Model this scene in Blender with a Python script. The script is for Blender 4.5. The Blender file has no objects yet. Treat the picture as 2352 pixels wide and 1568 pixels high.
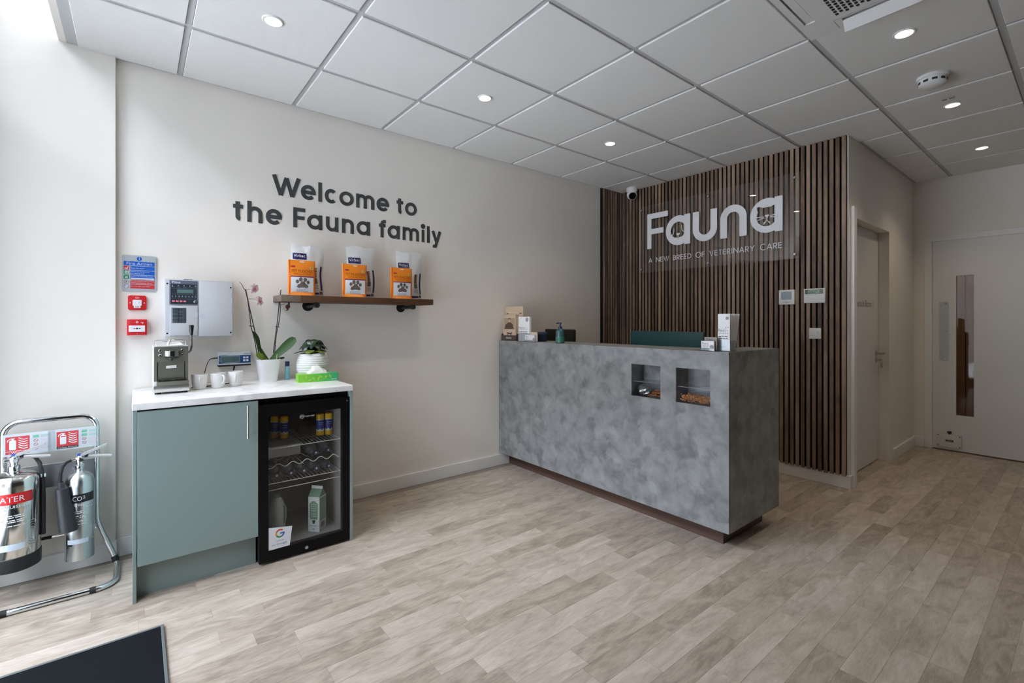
import bpy, bmesh, math, random
from mathutils import Vector, Matrix
S = bpy.context.scene
COL = S.collection
PI = math.pi
R = math.radians

# ------------------------------------------------------------------ camera, sky, exposure
cam_d = bpy.data.cameras.new('camera')
cam = bpy.data.objects.new('camera', cam_d)
COL.objects.link(cam)
S.camera = cam
cam.location = (0, 0, 1.2502)
YAW = 0.8959                                   # the long wall runs along +X, 51.3 degrees right of the view axis
cam.rotation_euler = (R(90), 0, YAW - PI / 2)
cam_d.sensor_fit = 'HORIZONTAL'
cam_d.sensor_width = 36
cam_d.lens = 36 * 1079.35 / 2352
cam_d.shift_y = -(784 - 737.3) / 2352
cam_d.clip_start = 0.02

w = bpy.data.worlds.new('overcast_sky')
S.world = w
w.use_nodes = True
nt = w.node_tree
bg = nt.nodes['Background']
# overcast sky: three times brighter overhead than at the horizon, the same all the way round
gm = nt.nodes.new('ShaderNodeTexCoord')
sep = nt.nodes.new('ShaderNodeSeparateXYZ')
nt.links.new(gm.outputs['Generated'], sep.inputs[0])
mr_ = nt.nodes.new('ShaderNodeMapRange')
mr_.inputs[1].default_value = 0; mr_.inputs[2].default_value = 1
mr_.inputs[3].default_value = 12.0; mr_.inputs[4].default_value = 36.0
nt.links.new(sep.outputs['Z'], mr_.inputs[0])
nt.links.new(mr_.outputs[0], bg.inputs['Strength'])
bg.inputs['Color'].default_value = (0.81, 0.885, 1.0, 1)
S.view_settings.view_transform = 'Standard'
S.view_settings.look = 'None'
S.view_settings.exposure = 0.97
S.view_settings.gamma = 1.0
S.view_settings.use_curve_mapping = False
S.cycles.max_bounces = 10
S.cycles.diffuse_bounces = 7
S.cycles.transparent_max_bounces = 16
S.cycles.caustics_reflective = False
S.cycles.caustics_refractive = False
S.cycles.sample_clamp_indirect = 6.0
S.cycles.use_denoising = True

# portal: guides sampling of the sky through the shop window (gives off no light itself)
pl = bpy.data.lights.new('window_portal', 'AREA')
pl.shape = 'RECTANGLE'
pl.size = 3.85
pl.size_y = 2.14
pl.cycles.is_portal = True
po = bpy.data.objects.new('window_portal', pl)
po.location = (-.59, 2.05, 1.98)
po.rotation_euler = (0, R(-90), 0)
COL.objects.link(po)

# ------------------------------------------------------------------ materials
def lin(c):
    c = c / 255.0
    return c / 12.92 if c <= 0.04045 else ((c + 0.055) / 1.055) ** 2.4

def rgb(r, g, b):
    return (lin(r), lin(g), lin(b), 1)

MATS = {}
def mat(name, col, rough=0.5, metal=0.0, spec=0.5, var=0.0, scale=30.0, bump=0.0, emit=None, coat=0.0, stretch=None, alpha=None, trans=0.0):
    if name in MATS:
        return MATS[name]
    m = bpy.data.materials.new(name)
    m.use_nodes = True
    t = m.node_tree
    p = t.nodes['Principled BSDF']
    c = rgb(*col)
    p.inputs['Base Color'].default_value = c
    p.inputs['Roughness'].default_value = rough
    p.inputs['Metallic'].default_value = metal
    p.inputs['Specular IOR Level'].default_value = spec
    p.inputs['Coat Weight'].default_value = coat
    if trans:
        p.inputs['Transmission Weight'].default_value = trans
    if alpha is not None:
        p.inputs['Alpha'].default_value = alpha
    if var or bump:
        tc = t.nodes.new('ShaderNodeTexCoord')
        mp = t.nodes.new('ShaderNodeMapping')
        if stretch:
            mp.inputs['Scale'].default_value = stretch
        n = t.nodes.new('ShaderNodeTexNoise')
        n.inputs['Scale'].default_value = scale
        n.inputs['Detail'].default_value = 4
        t.links.new(tc.outputs['Object'], mp.inputs['Vector'])
        t.links.new(mp.outputs['Vector'], n.inputs['Vector'])
        if var:
            mx = t.nodes.new('ShaderNodeMix')
            mx.data_type = 'RGBA'
            lo = [max(0, x * (1 - var)) for x in c[:3]] + [1]
            hi = [min(1, x * (1 + var)) for x in c[:3]] + [1]
            mx.inputs[6].default_value = lo
            mx.inputs[7].default_value = hi
            t.links.new(n.outputs['Fac'], mx.inputs[0])
            t.links.new(mx.outputs[2], p.inputs['Base Color'])
        if bump:
            b = t.nodes.new('ShaderNodeBump')
            b.inputs['Strength'].default_value = bump
            b.inputs['Distance'].default_value = 0.002
            t.links.new(n.outputs['Fac'], b.inputs['Height'])
            t.links.new(b.outputs['Normal'], p.inputs['Normal'])
    if emit:
        p.inputs['Emission Color'].default_value = rgb(*emit[0])
        p.inputs['Emission Strength'].default_value = emit[1]
    MATS[name] = m
    return m

def clear_mat(name, tint=(235, 240, 240), gloss=0.12, rough=0.02, haze=0.0, hazecol=(200, 205, 210)):
    """thin clear sheet: sees through, reflects by fresnel"""
    m = bpy.data.materials.new(name)
    m.use_nodes = True
    t = m.node_tree
    t.nodes.clear()
    out = t.nodes.new('ShaderNodeOutputMaterial')
    tr = t.nodes.new('ShaderNodeBsdfTransparent')
    tr.inputs['Color'].default_value = rgb(*tint)
    gl = t.nodes.new('ShaderNodeBsdfGlossy')
    gl.inputs['Roughness'].default_value = rough
    gl.inputs['Color'].default_value = (1, 1, 1, 1)
    # Schlick reflectance, the same from either side of the sheet
    lw = t.nodes.new('ShaderNodeLayerWeight'); lw.inputs['Blend'].default_value = .5
    pw = t.nodes.new('ShaderNodeMath'); pw.operation = 'POWER'; pw.inputs[1].default_value = 5
    t.links.new(lw.outputs['Facing'], pw.inputs[0])
    f0 = min(.5, gloss * .62)
    ml = t.nodes.new('ShaderNodeMath'); ml.operation = 'MULTIPLY_ADD'
    ml.inputs[1].default_value = .75; ml.inputs[2].default_value = f0; ml.use_clamp = True
    t.links.new(pw.outputs[0], ml.inputs[0])
    if name == 'window_glass':            # fresnel on both faces, kept on these panes to dim steep daylight
        fr = t.nodes.new('ShaderNodeFresnel'); fr.inputs['IOR'].default_value = 1.45
        ml = t.nodes.new('ShaderNodeMath'); ml.operation = 'MULTIPLY'; ml.inputs[1].default_value = gloss / .06; ml.use_clamp = True
        t.links.new(fr.outputs['Fac'], ml.inputs[0])
    mx = t.nodes.new('ShaderNodeMixShader')
    t.links.new(ml.outputs[0], mx.inputs['Fac'])
    base = tr
    if haze:
        df = t.nodes.new('ShaderNodeBsdfDiffuse')
        df.inputs['Color'].default_value = rgb(*hazecol)
        m0 = t.nodes.new('ShaderNodeMixShader')
        m0.inputs['Fac'].default_value = haze
        t.links.new(tr.outputs[0], m0.inputs[1])
        t.links.new(df.outputs[0], m0.inputs[2])
        base = m0
    t.links.new(base.outputs[0], mx.inputs[1])
    t.links.new(gl.outputs[0], mx.inputs[2])
    t.links.new(mx.outputs[0], out.inputs['Surface'])
    MATS[name] = m
    return m

# ------------------------------------------------------------------ mesh builder
def F(a, b, c=0.0):
    """front frame: a to the right, b up, c out of the front face (local -Y)"""
    return (a, -c, b)

class MB:
    def __init__(s):
        s.v = []; s.f = []; s.m = []
    def add(s, v, f, mi=0, fn=None):
        o = len(s.v)
        s.v += [fn(*p) for p in v] if fn else [tuple(p) for p in v]
        s.f += [tuple(i + o for i in q) for q in f]
        s.m += [mi] * len(f)
        return s
    def box(s, x0, x1, y0, y1, z0, z1, mi=0, fn=None):
        v = [(x, y, z) for z in (z0, z1) for y in (y0, y1) for x in (x0, x1)]
        f = [(0, 2, 3, 1), (4, 5, 7, 6), (0, 1, 5, 4), (2, 6, 7, 3), (0, 4, 6, 2), (1, 3, 7, 5)]
        return s.add(v, f, mi, fn)
    def quad(s, pts, mi=0, fn=None):
        return s.add(pts, [tuple(range(len(pts)))], mi, fn)
    def rect(s, a0, a1, b0, b1, c, mi=0, fn=F):
        return s.add([(a0, b0, c), (a1, b0, c), (a1, b1, c), (a0, b1, c)], [(0, 1, 2, 3)], mi, fn)
    def prism(s, poly, c0, c1, mi=0, fn=F):
        n = len(poly)
        v = [(a, b, c0) for a, b in poly] + [(a, b, c1) for a, b in poly]
        f = [tuple(range(n - 1, -1, -1)), tuple(range(n, 2 * n))]
        f += [(i, (i + 1) % n, n + (i + 1) % n, n + i) for i in range(n)]
        return s.add(v, f, mi, fn)
    def disc(s, a, b, r, c, mi=0, fn=F, n=20, ry=None):
        ry = ry or r
        return s.add([(a + r * math.cos(2 * PI * i / n), b + ry * math.sin(2 * PI * i / n), c) for i in range(n)], [tuple(range(n))], mi, fn)
    def ring(s, a, b, r0, r1, c, mi=0, fn=F, n=28, a0=0.0, a1=360.0, ky=1.0):
        full = abs(a1 - a0) >= 359.9
        k = n if full else n + 1
        v = []
        for i in range(k):
            t = R(a0 + (a1 - a0) * i / n)
            v += [(a + r0 * math.cos(t), b + ky * r0 * math.sin(t), c), (a + r1 * math.cos(t), b + ky * r1 * math.sin(t), c)]
        f = [(2 * i, 2 * i + 1, (2 * i + 3) % (2 * k), (2 * i + 2) % (2 * k)) for i in range(n)]
        return s.add(v, f, mi, fn)
    def lathe(s, prof, n=24, at=(0, 0, 0), mi=0, fn=None, cap=True):
        v = []; f = []
        for r, z in prof:
            for i in range(n):
                t = 2 * PI * i / n
                v.append((at[0] + r * math.cos(t), at[1] + r * math.sin(t), at[2] + z))
        for k in range(len(prof) - 1):
            for i in range(n):
                j = (i + 1) % n
                f.append((k * n + i, k * n + j, (k + 1) * n + j, (k + 1) * n + i))
        if cap:
            f.append(tuple(range(n - 1, -1, -1)))
            f.append(tuple((len(prof) - 1) * n + i for i in range(n)))
        return s.add(v, f, mi, fn)
    def tube(s, path, r, n=10, closed=False, mi=0, fn=None):
        P = [Vector(fn(*p)) if fn else Vector(p) for p in path]
        m = len(P)
        rr = r if isinstance(r, (list, tuple)) else [r] * m
        v = []; f = []
        up = None
        for i, p in enumerate(P):
            a = P[(i - 1) % m] if (closed or i) else p
            b = P[(i + 1) % m] if (closed or i < m - 1) else p
            d = (b - a).normalized()
            if up is None:
                up = Vector((0, 0, 1)) if abs(d.z) < 0.9 else Vector((1, 0, 0))
            up = (up - d * up.dot(d)).normalized()
            q = d.cross(up)
            for k in range(n):
                t = 2 * PI * k / n
                v.append(tuple(p + (up * math.cos(t) + q * math.sin(t)) * rr[i]))
        for i in range(m if closed else m - 1):
            for k in range(n):
                a0 = i * n + k; a1 = i * n + (k + 1) % n
                b0 = ((i + 1) % m) * n + k; b1 = ((i + 1) % m) * n + (k + 1) % n
                f.append((a0, a1, b1, b0))
        if not closed:
            f.append(tuple(range(n - 1, -1, -1)))
            f.append(tuple((m - 1) * n + k for k in range(n)))
        return s.add(v, f, mi)
    def cyl(s, p0, p1, r, r1=None, n=16, mi=0, fn=None):
        return s.tube([p0, p1], [r, r if r1 is None else r1], n, False, mi, fn)
    def sphere(s, c, r, n=16, m=10, mi=0, z0=-90, z1=90, k=(1, 1, 1)):
        prof = []
        for i in range(m + 1):
            t = R(z0 + (z1 - z0) * i / m)
            prof.append((max(1e-4, math.cos(t)) * r, math.sin(t) * r))
        return s.lathe(prof, n, mi=mi, fn=lambda x, y, z: (c[0] + x * k[0], c[1] + y * k[1], c[2] + z * k[2]))
    def text(s, t, a, b, h=None, wd=None, c=0.0, mi=0, fn=F, align='L', vert=False):
        """flat built-in lettering: h is the height of the word's box, wd a width to fit"""
        v, f, W, H = font(t)
        ky = (h / H) if h else (wd / W)
        kx = (wd / W) if wd else ky
        ox = {'L': 0, 'C': -W * kx / 2, 'R': -W * kx}[align]
        if vert:
            vv = [(a - y * ky, b + x * kx + ox, c) for x, y in v]
        else:
            vv = [(a + x * kx + ox, b + y * ky, c) for x, y in v]
        return s.add(vv, f, mi, fn)
    def build(s, name, mats, parent=None, bevel=0.0, seg=2, kind=None, label=None, org=None, ang=35, smooth=True):
        me = bpy.data.meshes.new(name)
        v = s.v
        if org:
            v = [(x - org[0], y - org[1], z - org[2]) for x, y, z in v]
        me.from_pydata(v, [], s.f)
        mats = mats if isinstance(mats, (list, tuple)) else [mats]
        for m in mats:
            me.materials.append(m)
        me.polygons.foreach_set('material_index', s.m)
        if bevel:
            bm = bmesh.new()
            bm.from_mesh(me)
            bmesh.ops.remove_doubles(bm, verts=bm.verts, dist=1e-6)
            bm.normal_update()
            es = [e for e in bm.edges if len(e.link_faces) == 2 and e.calc_face_angle(0) > R(30)]
            bmesh.ops.bevel(bm, geom=es, offset=bevel, segments=seg, profile=0.6, affect='EDGES', clamp_overlap=True)
            bm.to_mesh(me)
            bm.free()
        if smooth:
            me.polygons.foreach_set('use_smooth', [True] * len(me.polygons))
            me.set_sharp_from_angle(angle=R(ang))
        me.update()
        o = bpy.data.objects.new(name, me)
        COL.objects.link(o)
        if parent:
            o.parent = parent
        if kind:
            o['kind'] = kind
        if label:
            o['label'] = label
        return o

FONT = {}
def font(t):
    if t in FONT:
        return FONT[t]
    cu = bpy.data.curves.new('txt', 'FONT')
    cu.body = t
    cu.resolution_u = 2
    ob = bpy.data.objects.new('txt', cu)
    me = bpy.data.meshes.new_from_object(ob)
    v = [(p.co.x, p.co.y) for p in me.vertices]
    f = [tuple(p.vertices) for p in me.polygons]
    bpy.data.objects.remove(ob); bpy.data.curves.remove(cu); bpy.data.meshes.remove(me)
    x0 = min(p[0] for p in v); x1 = max(p[0] for p in v)
    y0 = min(p[1] for p in v); y1 = max(p[1] for p in v)
    v = [(p[0] - x0, p[1] - y0) for p in v]
    FONT[t] = (v, f, x1 - x0, y1 - y0)
    return FONT[t]

def thing(name, label, cat, loc=(0, 0, 0), rot=0.0, group=None):
    o = bpy.data.objects.new(name, None)
    o.empty_display_size = 0.05
    COL.objects.link(o)
    o.location = loc
    o.rotation_euler = (0, 0, rot)
    o['label'] = label; o['category'] = cat
    if group:
        o['group'] = group
    return o

def tag(o, label, cat, group=None, loc=None, rot=0.0):
    o['label'] = label; o['category'] = cat
    if group:
        o['group'] = group
    if loc:
        o.location = loc
        o.rotation_euler = (0, 0, rot)
    return o

def dup(root, loc, label, rot=None, group=None):
    r = root.copy(); COL.objects.link(r); r.location = loc
    if rot is not None:
        r.rotation_euler = (0, 0, rot)
    r['label'] = label
    for ch in list(root.children):
        c = ch.copy(); COL.objects.link(c); c.parent = r
        for g in list(ch.children):
            d = g.copy(); COL.objects.link(d); d.parent = c
    return r

def rrect(a0, a1, b0, b1, r, n=5):
    p = []
    for cx, cy, t0 in ((a1 - r, b1 - r, 0), (a0 + r, b1 - r, 90), (a0 + r, b0 + r, 180), (a1 - r, b0 + r, 270)):
        for i in range(n + 1):
            t = R(t0 + 90 * i / n)
            p.append((cx + r * math.cos(t), cy + r * math.sin(t)))
    return p

# flat stroke lettering (round geometric sans): strokes are centre lines, thickened and extruded
def arc(cx, cy, rx, ry, a0, a1, n=18):
    return [(cx + rx * math.cos(R(a0 + (a1 - a0) * i / n)), cy + ry * math.sin(R(a0 + (a1 - a0) * i / n))) for i in range(n + 1)]

def ribbon(mb, path, s, c0, c1, mi=0, fn=F, closed=False):
    path = [p for i, p in enumerate(path) if i == 0 or math.dist(p, path[i - 1]) > 1e-6]
    n = len(path)
    L = []; Rr = []
    for i, (x, y) in enumerate(path):
        a = path[(i - 1) % n] if (closed or i > 0) else None
        b = path[(i + 1) % n] if (closed or i < n - 1) else None
        def nrm(p, q):
            d = math.hypot(q[0] - p[0], q[1] - p[1]) or 1e-9
            return (-(q[1] - p[1]) / d, (q[0] - p[0]) / d)
        n1 = nrm(a, (x, y)) if a else None
        n2 = nrm((x, y), b) if b else None
        if n1 and n2:
            mx, my = n1[0] + n2[0], n1[1] + n2[1]
            d = math.hypot(mx, my) or 1e-9
            mx, my = mx / d, my / d
            k = min(1.6, 1 / max(0.35, mx * n1[0] + my * n1[1]))
        else:
            (mx, my), k = (n1 or n2), 1
        L.append((x + mx * s / 2 * k, y + my * s / 2 * k)); Rr.append((x - mx * s / 2 * k, y - my * s / 2 * k))
    v = []
    for c in (c0, c1):
        v += [(x, y, c) for x, y in L] + [(x, y, c) for x, y in Rr]
    f = []
    m = n if closed else n - 1
    for i in range(m):
        j = (i + 1) % n
        f.append((2 * n + i, 3 * n + i, 3 * n + j, 2 * n + j))
        f.append((i, 2 * n + i, 2 * n + j, j))
        f.append((n + i, n + j, 3 * n + j, 3 * n + i))
    if not closed:
        f.append((0, n, 3 * n, 2 * n))
        f.append((n - 1, 3 * n - 1, 4 * n - 1, 2 * n - 1)[::-1])
    mb.add(v, f, mi, fn)

def glyph(ch, x0, x1, s, xh, asc, desc):
    h = s / 2
    l, r = x0 + h, x1 - h
    cx = (x0 + x1) / 2
    rx, ry = (r - l) / 2, (xh - s) / 2
    cy = xh / 2
    if ch == 'o':
        return [(arc(cx, cy, rx, ry, 0, 360, 32)[:-1], True)]
    if ch == 'e':
        return [([(l + h * .6, cy), (x1, cy)], False), (arc(cx, cy, rx, ry, 0, 318, 28), False)]
    if ch == 'c':
        return [(arc(cx, cy, rx, ry, 48, 312, 24), False)]
    if ch == 'l':
        return [([(cx, 0), (cx, asc)], False)]
    if ch == 'i':
        return [([(cx, 0), (cx, xh - .004)], False), (arc(cx, asc - h * .6, h * .62, h * .62, 0, 360, 12)[:-1], True)]
    if ch == 't':
        k = x0 + (x1 - x0) * .43
        q = rx * .9
        return [([(k, asc * .9)] + [(k, h + q)] + arc(k + q, h + q, q, q, 180, 265, 8), False), ([(x0, xh - h), (x1 - .004, xh - h)], False)]
    if ch == 'f':
        k = x0 + (x1 - x0) * .45
        q = r - k
        return [([(k, 0), (k, asc - q - h)] + arc(k + q, asc - q - h, q, q, 180, 90, 8) + [(x1, asc - h)], False), ([(x0, xh - h), (x1 - .004, xh - h)], False)]
    if ch in 'hn':
        top = asc if ch == 'h' else xh
        return [([(l, 0), (l, top)], False), ([(l, xh - h - rx)] + arc(cx, xh - h - rx, rx, rx, 180, 0, 16) + [(r, 0)], False)]
    if ch == 'u':
        return [([(l, xh), (l, h + rx)] + arc(cx, h + rx, rx, rx, 180, 360, 16), False), ([(r, xh), (r, 0)], False)]
    if ch == 'm':
        q = (r - l) / 4
        return [([(l, 0), (l, xh)], False), ([(l, xh - h - q)] + arc(l + q, xh - h - q, q, q, 180, 0, 12) + [(l + 2 * q, 0)], False),
                ([(l + 2 * q, xh - h - q)] + arc(l + 3 * q, xh - h - q, q, q, 180, 0, 12) + [(r, 0)], False)]
    if ch == 'a':
        return [(arc((l + r) / 2, cy, rx, ry, 0, 360, 32)[:-1], True), ([(r, 0), (r, xh)], False)]
    if ch == 'y':
        m = (x0 + x1) / 2
        k = (x1 - h - m) / xh
        return [([(x0 + h, xh), (m, s * .55)], False), ([(x1 - h, xh), (m + k * .0, 0), (m - k * abs(desc) * .6, desc * .62)] + [(x0 + h * 1.1, desc + h)], False)]
    if ch == 'F':
        return [([(l, 0), (l, asc)], False), ([(x0, asc - h), (x1, asc - h)], False), ([(x0, asc * .5), (x1 - s * .2, asc * .5)], False)]
    if ch == 'W':
        wd = x1 - x0 - s * 1.1
        a = x0 + s * .55
        return [([(a, asc), (a + wd * .27, h * .3)], False), ([(a + wd * .27, h * .3), (a + wd * .5, asc * .93)], False),
                ([(a + wd * .5, asc * .93), (a + wd * .73, h * .3)], False), ([(a + wd * .73, h * .3), (a + wd, asc)], False)]
    return []

CAPW = dict(A=.72, N=.72, E=.46, W=1.05, B=.5, R=.5, D=.66, O=.92, F=.44, V=.7, T=.5, I=.1, Y=.66, C=.76)
def cap(ch, x, h, s):
    w_ = CAPW[ch] * h
    l, r = x, x + w_
    k = s / 2
    if ch == 'A': return [([(l, 0), (l + w_ / 2, h)], 0), ([(l + w_ / 2, h), (r, 0)], 0), ([(l + w_ * .2, h * .3), (r - w_ * .2, h * .3)], 0)]
    if ch == 'N': return [([(l, 0), (l, h)], 0), ([(l, h), (r, 0)], 0), ([(r, 0), (r, h)], 0)]
    if ch == 'E': return [([(l, 0), (l, h)], 0)] + [([(l, y), (r, y)], 0) for y in (k, h * .52, h - k)]
    if ch == 'F': return [([(l, 0), (l, h)], 0)] + [([(l, y), (r, y)], 0) for y in (h * .52, h - k)]
    if ch == 'W': return [([(l, h), (l + w_ * .27, 0), (l + w_ * .5, h), (l + w_ * .73, 0), (r, h)], 0)]
    if ch == 'V': return [([(l, h), (l + w_ / 2, 0), (r, h)], 0)]
    if ch == 'T': return [([(l, h - k), (r, h - k)], 0), ([(l + w_ / 2, 0), (l + w_ / 2, h)], 0)]
    if ch == 'I': return [([(l + w_ / 2, 0), (l + w_ / 2, h)], 0)]
    if ch == 'Y': return [([(l, h), (l + w_ / 2, h * .48), (l + w_ / 2, 0)], 0), ([(r, h), (l + w_ / 2, h * .48)], 0)]
    if ch == 'O': return [(arc(l + w_ / 2, h / 2, w_ / 2, h / 2, 0, 360, 24)[:-1], 1)]
    if ch == 'C': return [(arc(l + w_ * .62, h / 2, w_ * .62, h / 2, 52, 308, 18), 0)]
    if ch == 'D': return [([(l, 0), (l, h)], 0), ([(l, h - k), (r - h / 2, h - k)] + arc(r - h / 2, h / 2, h / 2, h / 2 - k, 90, -90, 12) + [(l, k)], 0)]
    def bowl(y0, y1, rr):
        q = (y1 - y0) / 2
        return [(l, y1), (rr - q, y1)] + arc(rr - q, y0 + q, q, q, 90, -90, 8) + [(l, y0)]
    if ch == 'B': return [([(l, 0), (l, h)], 0), (bowl(h * .5, h - k, r - w_ * .08), 0), (bowl(k, h * .5, r), 0)]
    if ch == 'R': return [([(l, 0), (l, h)], 0), (bowl(h * .46, h - k, r), 0), ([(l + w_ * .35, h * .46), (r, 0)], 0)]
    return []

drng = random.Random(11)
def dashes(mb, a, b, w_, h, c=.0004, mi=0, fn=F):
    """a line of print too small to read: word lengths as short bars"""
    x = a
    while x < a + w_ - h:
        k = min(drng.uniform(2.2, 6) * h, a + w_ - x)
        mb.rect(x, x + k, b, b + h, c, mi, fn)
        x += k + h * .9
# ------------------------------------------------------------------ structure materials
WALLC = mat('wall_paint', (235, 230, 223), 0.6, var=.015, scale=6, bump=.04)
WHITE = mat('white_gloss_paint', (234, 234, 232), 0.32)
TILE = mat('ceiling_tile_white', (228, 228, 226), 0.8, var=.02, scale=90, bump=.25)
GRID = mat('grid_bar_grey', (186, 187, 188), 0.5)
DOORM = mat('door_laminate', (222, 221, 220), 0.42)
BLACK = mat('felt_black', (14, 13, 13), 0.9)
ALU = mat('brushed_aluminium', (190, 192, 194), 0.3, 1.0)
CHROME = mat('chrome', (225, 228, 232), 0.06, 1.0)
DARKMET = mat('dark_metal', (40, 40, 42), 0.4, 0.8)
GLASSW = clear_mat('window_glass', (253, 253, 253), .05)
H = 2.6466

def struct(o):
    o['kind'] = 'structure'
    return o

def sbox(name, m, *b, bevel=0.0, parent=None):
    o = MB().box(*b).build(name, m, parent, bevel=bevel, smooth=False)
    if parent is None:
        struct(o)
    return o

# floor: a dark bed with vinyl planks laid along the long wall
def plank_mat():
    m = bpy.data.materials.new('greige_oak_plank')
    m.use_nodes = True
    t = m.node_tree
    p = t.nodes['Principled BSDF']
    at = t.nodes.new('ShaderNodeAttribute'); at.attribute_name = 'tone'
    geo = t.nodes.new('ShaderNodeNewGeometry')
    sc = t.nodes.new('ShaderNodeVectorMath'); sc.operation = 'SCALE'
    sc.inputs['Scale'].default_value = 37.0
    t.links.new(at.outputs['Vector'], sc.inputs[0])
    ad = t.nodes.new('ShaderNodeVectorMath'); ad.operation = 'ADD'
    t.links.new(geo.outputs['Position'], ad.inputs[0])
    t.links.new(sc.outputs[0], ad.inputs[1])
    def noise(scale, st, det=5, dist=0.0):
        mp = t.nodes.new('ShaderNodeMapping'); mp.inputs['Scale'].default_value = st
        n = t.nodes.new('ShaderNodeTexNoise'); n.inputs['Scale'].default_value = scale
        n.inputs['Detail'].default_value = det; n.inputs['Distortion'].default_value = dist
        t.links.new(ad.outputs[0], mp.inputs['Vector']); t.links.new(mp.outputs['Vector'], n.inputs['Vector'])
        return n
    big = noise(5.0, (1.0, 3.0, 1), 5, 1.2)
    fine = noise(24, (1, 6, 1), 6, .6)
    cr = t.nodes.new('ShaderNodeValToRGB')
    e = cr.color_ramp.elements
    e[0].position = .2; e[0].color = rgb(152, 139, 126)
    e[1].position = .82; e[1].color = rgb(208, 197, 185)
    x = cr.color_ramp.elements.new(.5); x.color = rgb(183, 171, 157)
    # tone shifts the whole plank
    m1 = t.nodes.new('ShaderNodeMath'); m1.operation = 'MULTIPLY_ADD'
    m1.inputs[1].default_value = .30; m1.inputs[2].default_value = -.15
    t.links.new(at.outputs['Fac'], m1.inputs[0])
    m2 = t.nodes.new('ShaderNodeMath'); m2.operation = 'ADD'
    t.links.new(big.outputs['Fac'], m2.inputs[0]); t.links.new(m1.outputs[0], m2.inputs[1])
    m3 = t.nodes.new('ShaderNodeMath'); m3.operation = 'MULTIPLY_ADD'
    m3.inputs[1].default_value = .42; m3.inputs[2].default_value = -.21
    t.links.new(fine.outputs['Fac'], m3.inputs[0])
    m4 = t.nodes.new('ShaderNodeMath'); m4.operation = 'ADD'
    t.links.new(m2.outputs[0], m4.inputs[0]); t.links.new(m3.outputs[0], m4.inputs[1])
    grain = noise(75, (.5, 4.5, 1), 4, .3)
    m5 = t.nodes.new('ShaderNodeMath'); m5.operation = 'MULTIPLY_ADD'; m5.inputs[1].default_value = .30; m5.inputs[2].default_value = -.15
    t.links.new(grain.outputs['Fac'], m5.inputs[0])
    m6 = t.nodes.new('ShaderNodeMath'); m6.operation = 'ADD'
    t.links.new(m4.outputs[0], m6.inputs[0]); t.links.new(m5.outputs[0], m6.inputs[1])
    t.links.new(m6.outputs[0], cr.inputs['Fac'])
    t.links.new(cr.outputs['Color'], p.inputs['Base Color'])
    p.inputs['Roughness'].default_value = .42
    p.inputs['Specular IOR Level'].default_value = .35
    b = t.nodes.new('ShaderNodeBump'); b.inputs['Strength'].default_value = .06; b.inputs['Distance'].default_value = .001
    t.links.new(fine.outputs['Fac'], b.inputs['Height']); t.links.new(b.outputs['Normal'], p.inputs['Normal'])
    return m
PLANK = plank_mat()
floor = sbox('floor', mat('floor_joint', (150, 140, 129), .8), -.8, 7.4, -3.1, 3.4, -.06, -.0012)
rng = random.Random(7)
PW, PL = .0965, .973
known = {}
for yt, xb in ((.970, 1.835), (1.0665, 1.467), (1.260, 1.661), (2.222, .686), (2.318, .435), (2.415, .254), (2.029, .498), (1.933, .850), (1.836, 1.151),
               (1.74, 1.51), (1.355, 1.3965), (1.6425, 1.05), (1.549, 1.387), (.777, 2.508), (.68, 3.03), (.487, 2.725), (.584, 3.376), (.294, 3.175)):
    known[round((yt - .970) / PW)] = xb
pieces = []
for r in range(-42, 24):
    y1 = .970 + r * PW
    y0 = y1 - PW
    if y1 < -2.99 or y0 > 3.26:
        continue
    x = known.get(r, rng.random() * PL) - 5 * PL
    cuts = []
    while x < 6.2:
        # every repeat is one long and one short board
        k = PL * rng.choice((.44, .56, 1.0, .62))
        cuts.append((x, x + k)); 
        if k < PL:
            cuts.append((x + k, x + PL))
        x += PL
    for a, b in cuts:
        a2, b2 = max(a, -.595), min(b, 6.125)
        if b2 - a2 < .03:
            continue
        c, s_ = math.cos(YAW), math.sin(YAW)
        cx, cy = (a2 + b2) / 2, (y0 + y1) / 2
        fw = cx * c + cy * s_
        size = 0
        if fw > .3:
            u = 1176 + 1079 * (cx * s_ - cy * c) / fw
            vv = 737 + 1079 * 1.25 / fw
            if -150 < u < 2500 and vv < 1750:
                size = (b2 - a2) / fw ** 2
        pieces.append((size, a2, b2, max(y0, -2.99), min(y1, 3.262)))
pieces.sort(reverse=True)
def plank_mesh(mb, a, b, y0, y1):
    g = .0003
    mb.box(a + g, b - g, y0 + g, y1 - g, -.0012, 0)
def tone_attr(o, vals):
    at = o.data.color_attributes.new('tone', 'FLOAT_COLOR', 'POINT')
    flat = []
    for t_, k in vals:
        flat += [t_, t_, t_, 1] * k
    at.data.foreach_set('color', flat)
for s_, a, b, y0, y1 in pieces[:298]:
    mb = MB(); plank_mesh(mb, a, b, y0, y1)
    o = mb.build('plank', PLANK, floor, smooth=False)
    tone_attr(o, [(rng.random(), 8)])
mb = MB(); vals = []
for s_, a, b, y0, y1 in pieces[298:]:
    plank_mesh(mb, a, b, y0, y1); vals.append((rng.random(), 8))
o = mb.build('planks', PLANK, floor, kind='stuff', smooth=False)
tone_attr(o, vals)

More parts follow.
